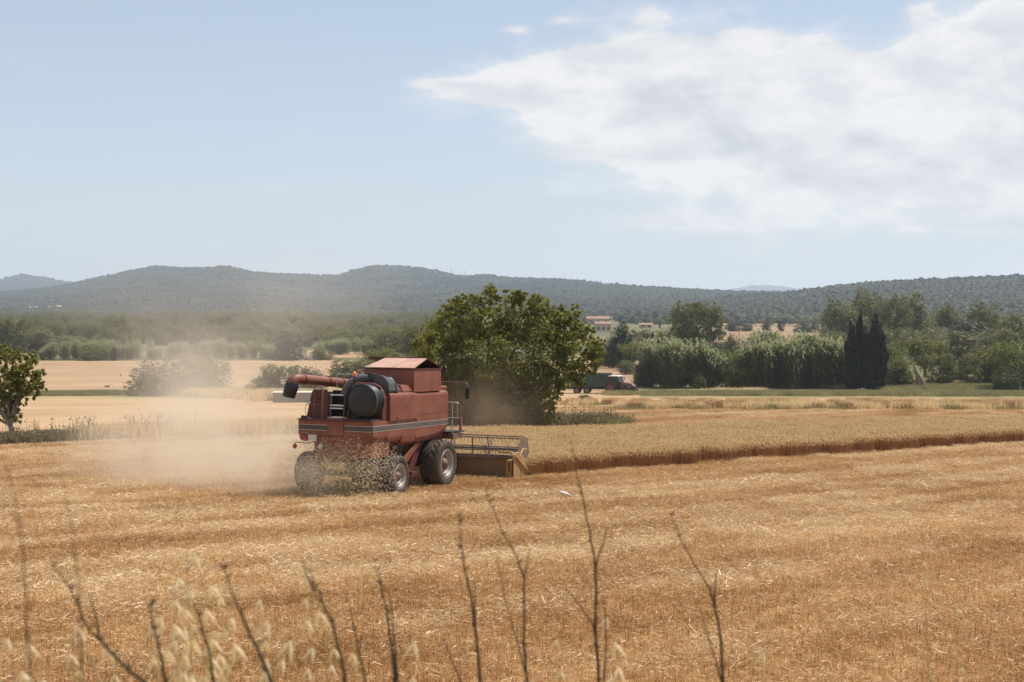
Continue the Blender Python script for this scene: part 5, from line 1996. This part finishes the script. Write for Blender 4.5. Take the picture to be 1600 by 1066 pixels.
P = np.concatenate([along([(1075, 620), (1690, 621)], 700, 26, 6), along([(1380, 610), (1690, 610)], 300, 20, 7)])
scatter('verge_grass', P, 1.0, grassb, 'green verge grass in front of the reeds', 'grass', seed=46)
P = np.concatenate([along([(1385, 601), (1470, 600)], 60, 5, 8), along([(1110, 617), (1190, 617)], 25, 3, 9), along([(1470, 604), (1560, 603)], 25, 4, 10)])
scatter('dry_grass', P, 1.0, dryt, 'dry tan grass tufts round the leaning dead trunk', 'grass', seed=47)
P = np.concatenate([along([(985, 641.5), (1690, 642)], 230, 3, 13), along([(868, 635), (1690, 635)], 90, 3, 14)])
scatter('dry_grass', P, .62, dryt + grassb[:1], 'ragged dry grass among the far grain rows', 'grass', seed=51)
P = along([(60, 620), (200, 618), (420, 622)], 360, 8, 11)
scatter('verge_grass', P, 1.0, grassb, 'thin green grass strip between the two left fields', 'grass', seed=48)
P = np.concatenate([along([(300, 620), (440, 626), (500, 630)], 120, 8, 12)])
scatter('dry_grass', P, 1.2, dryt + grassb[:1], 'pale dry grass round the dusty bushes', 'grass', seed=49)
# rough grass on the bank under the camera
r = np.random.default_rng(5)
P = np.stack([r.uniform(-5, 5, 900), r.uniform(2.6, 9, 900)], 1)
P = np.column_stack([P, gz(P[:, 1])])
P = P[(P[:, 2] + .62) < -.275 * P[:, 1] + .12]
scatter('bank_grass', P, r.uniform(.6, 1.0, len(P)), [blade_tile('bank_%d' % k, 450 + k, .6, 60, .2, .6, .004, M['oat'], .4, 0) for k in range(2)], 'dry grass on the bank under the camera', 'grass', seed=50)


# ------------------------------------------------------------------ tall dry weeds in front of the camera
def stalk(label, d, lines, r0=.0032, mat='stem', buds=0, seed=0):
    """lines: pixel polylines from tip to base; the first runs on down to the bank"""
    rr = random.Random(seed)
    main = lines[0]
    d *= 1.12
    r0 *= .84
    pts = [at(px, py, d) for px, py in main]
    dn = (pts[-1] - pts[-2]).normalized()
    zb = float(gz(d))
    foot = Vector((pts[-1].x + dn.x * .3, d, zb - .02))
    base = foot.copy()
    o = thing('weed_stalk', label, 'weed', base, 'dry weed stalks on the bank')
    def rel(q):
        return [p - base + Vector((0, (rr.random() - .5) * .03, 0)) for p in q]
    q = pts + [pts[-1].lerp(foot, .5) + Vector((dn.x * .1, 0, 0)), foot]
    q = [p - base for p in q]
    n = len(q)
    # subdivide for a natural wobble
    qq, rs = [], []
    for i in range(n - 1):
        for t in (0, .33, .67):
            qq.append(q[i].lerp(q[i + 1], t) + Vector((rr.uniform(-1, 1), rr.uniform(-1, 1), 0)) * .0012 * (0 if i == 0 and t == 0 else 1))
            rs.append(r0 * (.22 + .78 * min(1, (i + t) / (n - 1) * 1.5)))
    qq.append(q[-1])
    rs.append(r0)
    b = MB()
    b.tube(qq, rs, 7)
    part(b, 'stem', mat, o)
    for ln in lines[1:]:
        p = [at(px, py, d) - base for px, py in ln]
        k = len(p)
        b = MB()
        b.tube(p, [r0 * (.25 + .5 * i / max(1, k - 1)) for i in range(k)], 6)
        part(b, 'branch', mat, o)
    # small leaf stubs and seed heads along the upper stem
    for k in range(buds):
        i = rr.randrange(0, len(qq) - 6)
        c = qq[i]
        a = rr.uniform(0, 2 * pi)
        v = Vector((cos(a), sin(a), rr.uniform(.3, 1.4))) * rr.uniform(.006, .013)
        b = MB()
        b.tube([c, c + v * .6, c + v], [r0 * .35, r0 * .45, r0 * .1], 5)
        part(b, 'bud', mat, o)
    return o


stalk('tallest dry stalk, reaching up to the wheat right of the header, with forked side shoots', 2.9,
      [[(893, 690), (900, 735), (910, 775), (921, 830), (930, 880), (932, 930), (930, 985), (936, 1066)], [(949, 822), (943, 848), (934, 872), (931, 890)], [(884, 918), (905, 945), (926, 975), (931, 1000)], [(941, 925), (946, 960), (947, 1010), (944, 1066)]], .0042, buds=44, seed=1)
stalk('bare upright dry stalk left of centre, slightly curved', 2.6, [[(718, 806), (719, 840), (726, 890), (738, 945), (745, 1000), (751, 1066)], [(741, 905), (742, 940), (743, 985)]], .0042, buds=26, seed=2)
stalk('dry stalk leaning left, rightmost of the tall ones', 2.8, [[(1049, 806), (1062, 838), (1083, 880), (1108, 918), (1121, 965), (1127, 1010), (1130, 1066)], [(1119, 895), (1117, 922), (1117, 945)], [(1093, 950), (1105, 990), (1118, 1030), (1127, 1066)]], .0040, buds=34, seed=3)
stalk('forked dry stalk between the tallest and the bare upright one', 2.8, [[(759, 768), (770, 795), (787, 835), (806, 868), (819, 905), (819, 960), (818, 1010), (824, 1066)], [(828, 856), (824, 880), (819, 905)], [(776, 868), (787, 930), (800, 975), (812, 1015), (820, 1050)]], .0034, buds=34, seed=4)
stalk('pair of close dry stems below the harvester front wheel', 2.5, [[(589, 890), (597, 925), (605, 960), (612, 1010), (617, 1066)], [(607, 918), (611, 950), (616, 1000), (622, 1066)]], .0042, buds=24, seed=5)
stalk('dry stalk with a pale oat tangled at its tip, below the harvester rear wheel', 2.3, [[(484, 890), (500, 930), (518, 972), (531, 1020), (540, 1066)], [(471, 875), (480, 900), (492, 925)]], .0044, buds=26, seed=6)
stalk('thin dry stem between two thicker ones at lower left of centre', 2.7, [[(541, 925), (549, 958), (559, 1005), (571, 1066)]], .0032, buds=7, seed=7)
stalk('thick dry stalk leaning left beside the pale oats', 2.1, [[(351, 888), (366, 935), (381, 968), (402, 1012), (425, 1066)]], .0048, buds=24, seed=8)
stalk('dry stem rising through the middle of the pale oats', 2.2, [[(234, 948), (242, 985), (251, 1022), (259, 1066)]], .0046, buds=20, seed=9)
stalk('dry stem on the right side of the pale oats', 2.3, [[(300, 935), (314, 975), (326, 1015), (334, 1066)]], .0042, buds=8, seed=10)
stalk('brown stalk bending far to the left at lower left', 2.0, [[(84, 885), (110, 920), (140, 985), (165, 1010), (200, 1045), (226, 1066)], [(140, 930), (150, 960), (156, 1002)]], .0042, buds=24, seed=11)
stalk('very close blurred stem at the far left', 1.5, [[(2, 705), (14, 740), (27, 790), (34, 840), (38, 880), (42, 960), (48, 1066)]], .0016, buds=6, seed=12)
stalk('second very close blurred stem, right of the far left one', 1.5, [[(92, 728), (104, 770), (112, 820), (118, 870), (124, 960), (128, 1066)]], .0014, buds=6, seed=13)
stalk('short dim stem under the bare upright stalk', 2.9, [[(690, 995), (702, 1020), (712, 1045), (720, 1066)]], .0030, buds=5, seed=14)
stalk('short stem close to the bottom edge left of the oats', 2.2, [[(130, 1000), (142, 1030), (156, 1066)]], .0034, buds=5, seed=15, mat='oat_stem')


def oat(label, d, px, top, n, spread, seed, size=.036, lean=0.0):
    rr = random.Random(seed)
    d *= 1.32
    spread *= 1.35
    zb = float(gz(d))
    tip = at(px, top, d)
    base = Vector((tip.x - lean * .2 + .02, d, zb - .02))
    o = thing('wild_oat', label, 'wild oat', base, 'wild oats on the bank')
    b = MB()
    pts = [Vector((0, 0, 0)), (tip - base) * .4 + Vector((.02, 0, 0)), (tip - base) * .75 + Vector((.01, 0, 0)), tip - base]
    b.tube(pts, [.0018, .0016, .0012, .0006], 6)
    part(b, 'stem', 'oat_stem', o)
    n = int(n * 2.2)
    for k in range(n):
        t = 1 - .42 * (k / max(1, n - 1)) ** .8
        c = (tip - base) * t
        a = rr.uniform(0, 2 * pi)
        L = rr.uniform(.25, 1.0) * spread * (.5 + (1 - t) * 1.4)
        e = c + Vector((cos(a) * L + lean * .3 * L, sin(a) * L * .7, L * rr.uniform(.0, .6)))
        e2 = e + Vector((cos(a) * L * .25, 0, -rr.uniform(.3, .9) * size))
        br = MB()
        br.tube([c, c.lerp(e, .6) + Vector((0, 0, L * .15)), e, e2], [.0006, .0005, .0004, .0003], 4)
        bo_ = part(br, 'branchlet', 'oat_stem', o)
        sp = MB()
        tl = Vector((rr.uniform(-.5, .5), rr.uniform(-.4, .4), -1)).normalized()
        s_ = size * rr.uniform(.75, 1.25)
        for q in (-1, 1):
            w_ = Vector((rr.uniform(.4, 1) * q, rr.uniform(-.6, .6), 0)).normalized()
            t2 = (tl + w_ * .42).normalized()
            sp.tube([e2, e2 + t2 * s_ * .35, e2 + t2 * s_ * .7, e2 + t2 * s_ * 1.15], [.0005, s_ * .105, s_ * .08, .0002], 6)
        sp.tube([e2 + tl * s_ * .7, e2 + tl * s_ * 1.3 + Vector((.004, 0, 0)), e2 + tl * s_ * 1.9 + Vector((.014, 0, .004))], [.0006, .0005, .0002], 4)
        so_ = part(sp, 'spikelet', 'oat', bo_)
    return o


for args in [
 ('pale wild oat with a full drooping head, tallest of the left cluster', 2.3, 292, 862, 16, .030, 1),
 ('pale wild oat just right of the tallest oat head', 2.25, 312, 905, 14, .030, 2),
 ('pale wild oat in the dense middle of the left cluster', 2.2, 272, 925, 18, .034, 3),
 ('low pale wild oat left in the cluster', 2.2, 243, 968, 12, .028, 4),
 ('pale wild oat leaning on the thick stalk beside the cluster', 2.3, 352, 915, 11, .026, 5),
 ('pale oat head low down between cluster and thick stalk', 2.3, 338, 975, 12, .030, 6),
 ('pale oat head right of the thick stalk', 2.3, 408, 930, 11, .028, 7),
 ('low pale oat right of the thick stalk, near the bottom', 2.2, 450, 985, 10, .028, 8),
 ('pale oat with few spikelets under the harvester rear wheel', 2.4, 486, 868, 7, .022, 9),
 ('dim oat head beside the stalk under the rear wheel', 2.3, 505, 945, 8, .024, 10),
 ('low oat at the bottom, below the left fork', 2.4, 560, 1010, 8, .024, 11),
 ('oat leaning right beside the tallest stalk', 2.6, 962, 960, 9, .030, 12),
 ('low oat right of the forked stalk', 2.7, 872, 985, 6, .022, 13),
 ('pale oat standing alone at the right, over the stubble', 3.2, 1442, 828, 7, .026, 14, .020),
 ('lower oat alone at the right', 3.2, 1492, 948, 6, .028, 15, .020),
 ('oat in the lower left corner, nearer the edge', 2.0, 18, 985, 9, .030, 16),
 ('oat in the lower left corner, second from the edge', 2.1, 62, 1000, 9, .030, 17),
 ('oat bending over at lower left beside the brown stalk', 2.1, 112, 970, 11, .032, 18),
 ('small oat left of the brown stalk tip', 2.1, 178, 998, 9, .028, 19),
 ('low oat below the pair of close stems', 2.4, 640, 985, 6, .020, 20),
 ('low oat at the bottom right of the leaning stalk', 2.8, 1190, 1010, 6, .022, 21),
]:
    oat(*args)

# ------------------------------------------------------------------ dust and haze
def vol_puffs(name, puffs, colour, box, noise_scale, rate, lo=.35, hi=.7):
    m = bpy.data.materials.new(name)
    m.use_nodes = True
    N = NT(m.node_tree)
    pos = N.n('ShaderNodeNewGeometry').outputs['Position']
    acc = None
    for (c, rx, ry, rz, am) in puffs:
        q = N.vm('MULTIPLY', N.vm('SUBTRACT', pos, tuple(c)), (1 / rx, 1 / ry, 1 / rz))
        d = N.n('ShaderNodeVectorMath', operation='DOT_PRODUCT')
        N.put(d.inputs[0], q)
        N.put(d.inputs[1], q)
        e = N.m('MULTIPLY', N.m('POWER', 2.718, N.m('MULTIPLY', d.outputs['Value'], -1.0)), am)
        acc = e if acc is None else N.m('ADD', acc, e)
    nz = N.noise(N.vm('MULTIPLY', pos, (1, 1, 1.1)), noise_scale, 4, .6, .5)
    acc = N.m('MULTIPLY', acc, N.map(nz, lo, hi, .08, 1.7, True))
    # fade out before the faces of the box
    mn, mx_ = box
    for ax in range(3):
        sp = N.n('ShaderNodeSeparateXYZ')
        N.put(sp.inputs[0], pos)
        w = (mx_[ax] - mn[ax]) * .12
        if ax != 2:
            acc = N.m('MULTIPLY', acc, N.map(sp.outputs[ax], mn[ax], mn[ax] + w, 0, 1, True))
        acc = N.m('MULTIPLY', acc, N.map(sp.outputs[ax], mx_[ax] - w, mx_[ax], 1, 0, True))
    v = N.n('ShaderNodeVolumePrincipled')
    v.inputs['Color'].default_value = (*colour, 1)
    v.inputs['Anisotropy'].default_value = .25
    N.put(v.inputs['Density'], acc)
    out = N.n('ShaderNodeOutputMaterial')
    N.t.links.new(v.outputs[0], out.inputs['Volume'])
    m.cycles.volume_step_rate = rate
    return m


def vol_box(name, label, box, mat, cat='dust'):
    b = MB()
    (x0, y0, z0), (x1, y1, z1) = box
    b.box(x0, x1, y0, y1, z0, z1)
    o = b.build(name, mat)
    tag(o, label, cat, kind='stuff')
    return o


def puff(px, py, Y, rpx, rpy, ry, am):
    return (at(px, py, Y), rpx / F * Y, ry, rpy / F * Y, am)


DENSE = [puff(430, 742, 50.5, 55, 26, 2.6, .33), puff(340, 735, 53, 95, 34, 3.2, .20), puff(245, 722, 57, 110, 34, 4, .19), puff(395, 700, 56, 70, 46, 4, .15),
         puff(290, 690, 60, 115, 50, 5, .13), puff(500, 750, 47.0, 52, 24, 1.0, .36), puff(300, 640, 66, 60, 50, 5, .075), puff(470, 705, 53, 40, 40, 2, .13)]
bx = ((-27, 44.5, -7.9), (-5.2, 74, -2.2))
vol_box('dust_cloud', 'thick tan dust drifting left of the harvester over the stubble', bx, vol_puffs('thick_dust', DENSE, (.93, .81, .65), bx, .42, .5, .40, .64))
THIN = [puff(300, 600, 84, 70, 60, 7, .048), puff(270, 560, 90, 55, 40, 8, .030), puff(330, 640, 78, 110, 45, 8, .032), puff(250, 490, 105, 190, 70, 12, .0085),
        puff(480, 470, 110, 160, 60, 14, .006), puff(160, 650, 82, 110, 30, 8, .018), puff(420, 560, 96, 90, 70, 12, .007)]
bx2 = ((-52, 75.5, -8.6), (-2, 130, 8))
vol_box('dust_cloud', 'thin dust veil hanging over the tan fields and far bushes', bx2, vol_puffs('thin_dust', THIN, (.92, .84, .73), bx2, .09, .5))
AHEAD = [puff(770, 640, 82, 60, 45, 3.0, .05), puff(735, 735, 58.5, 40, 14, 1.6, .10), puff(735, 690, 66, 50, 25, 3, .025)]
bx3 = ((-8, 56.5, -7.9), (4.5, 86.5, 1.0))
vol_box('dust_cloud', 'faint dust in front of the foot of the big tree', bx3, vol_puffs('faint_dust', AHEAD, (.78, .62, .45), bx3, .25, .5))

m = bpy.data.materials.new('valley_haze')
m.use_nodes = True
N = NT(m.node_tree)
v = N.n('ShaderNodeVolumePrincipled')
v.inputs['Color'].default_value = (.74, .85, 1.0, 1)
v.inputs['Density'].default_value = 1.12e-4
v.inputs['Anisotropy'].default_value = .2
N.t.links.new(v.outputs[0], N.n('ShaderNodeOutputMaterial').inputs['Volume'])
vol_box('haze', 'pale summer haze lying over the whole valley', ((-8600, -70, -300), (8600, 11200, 205)), m, 'haze')
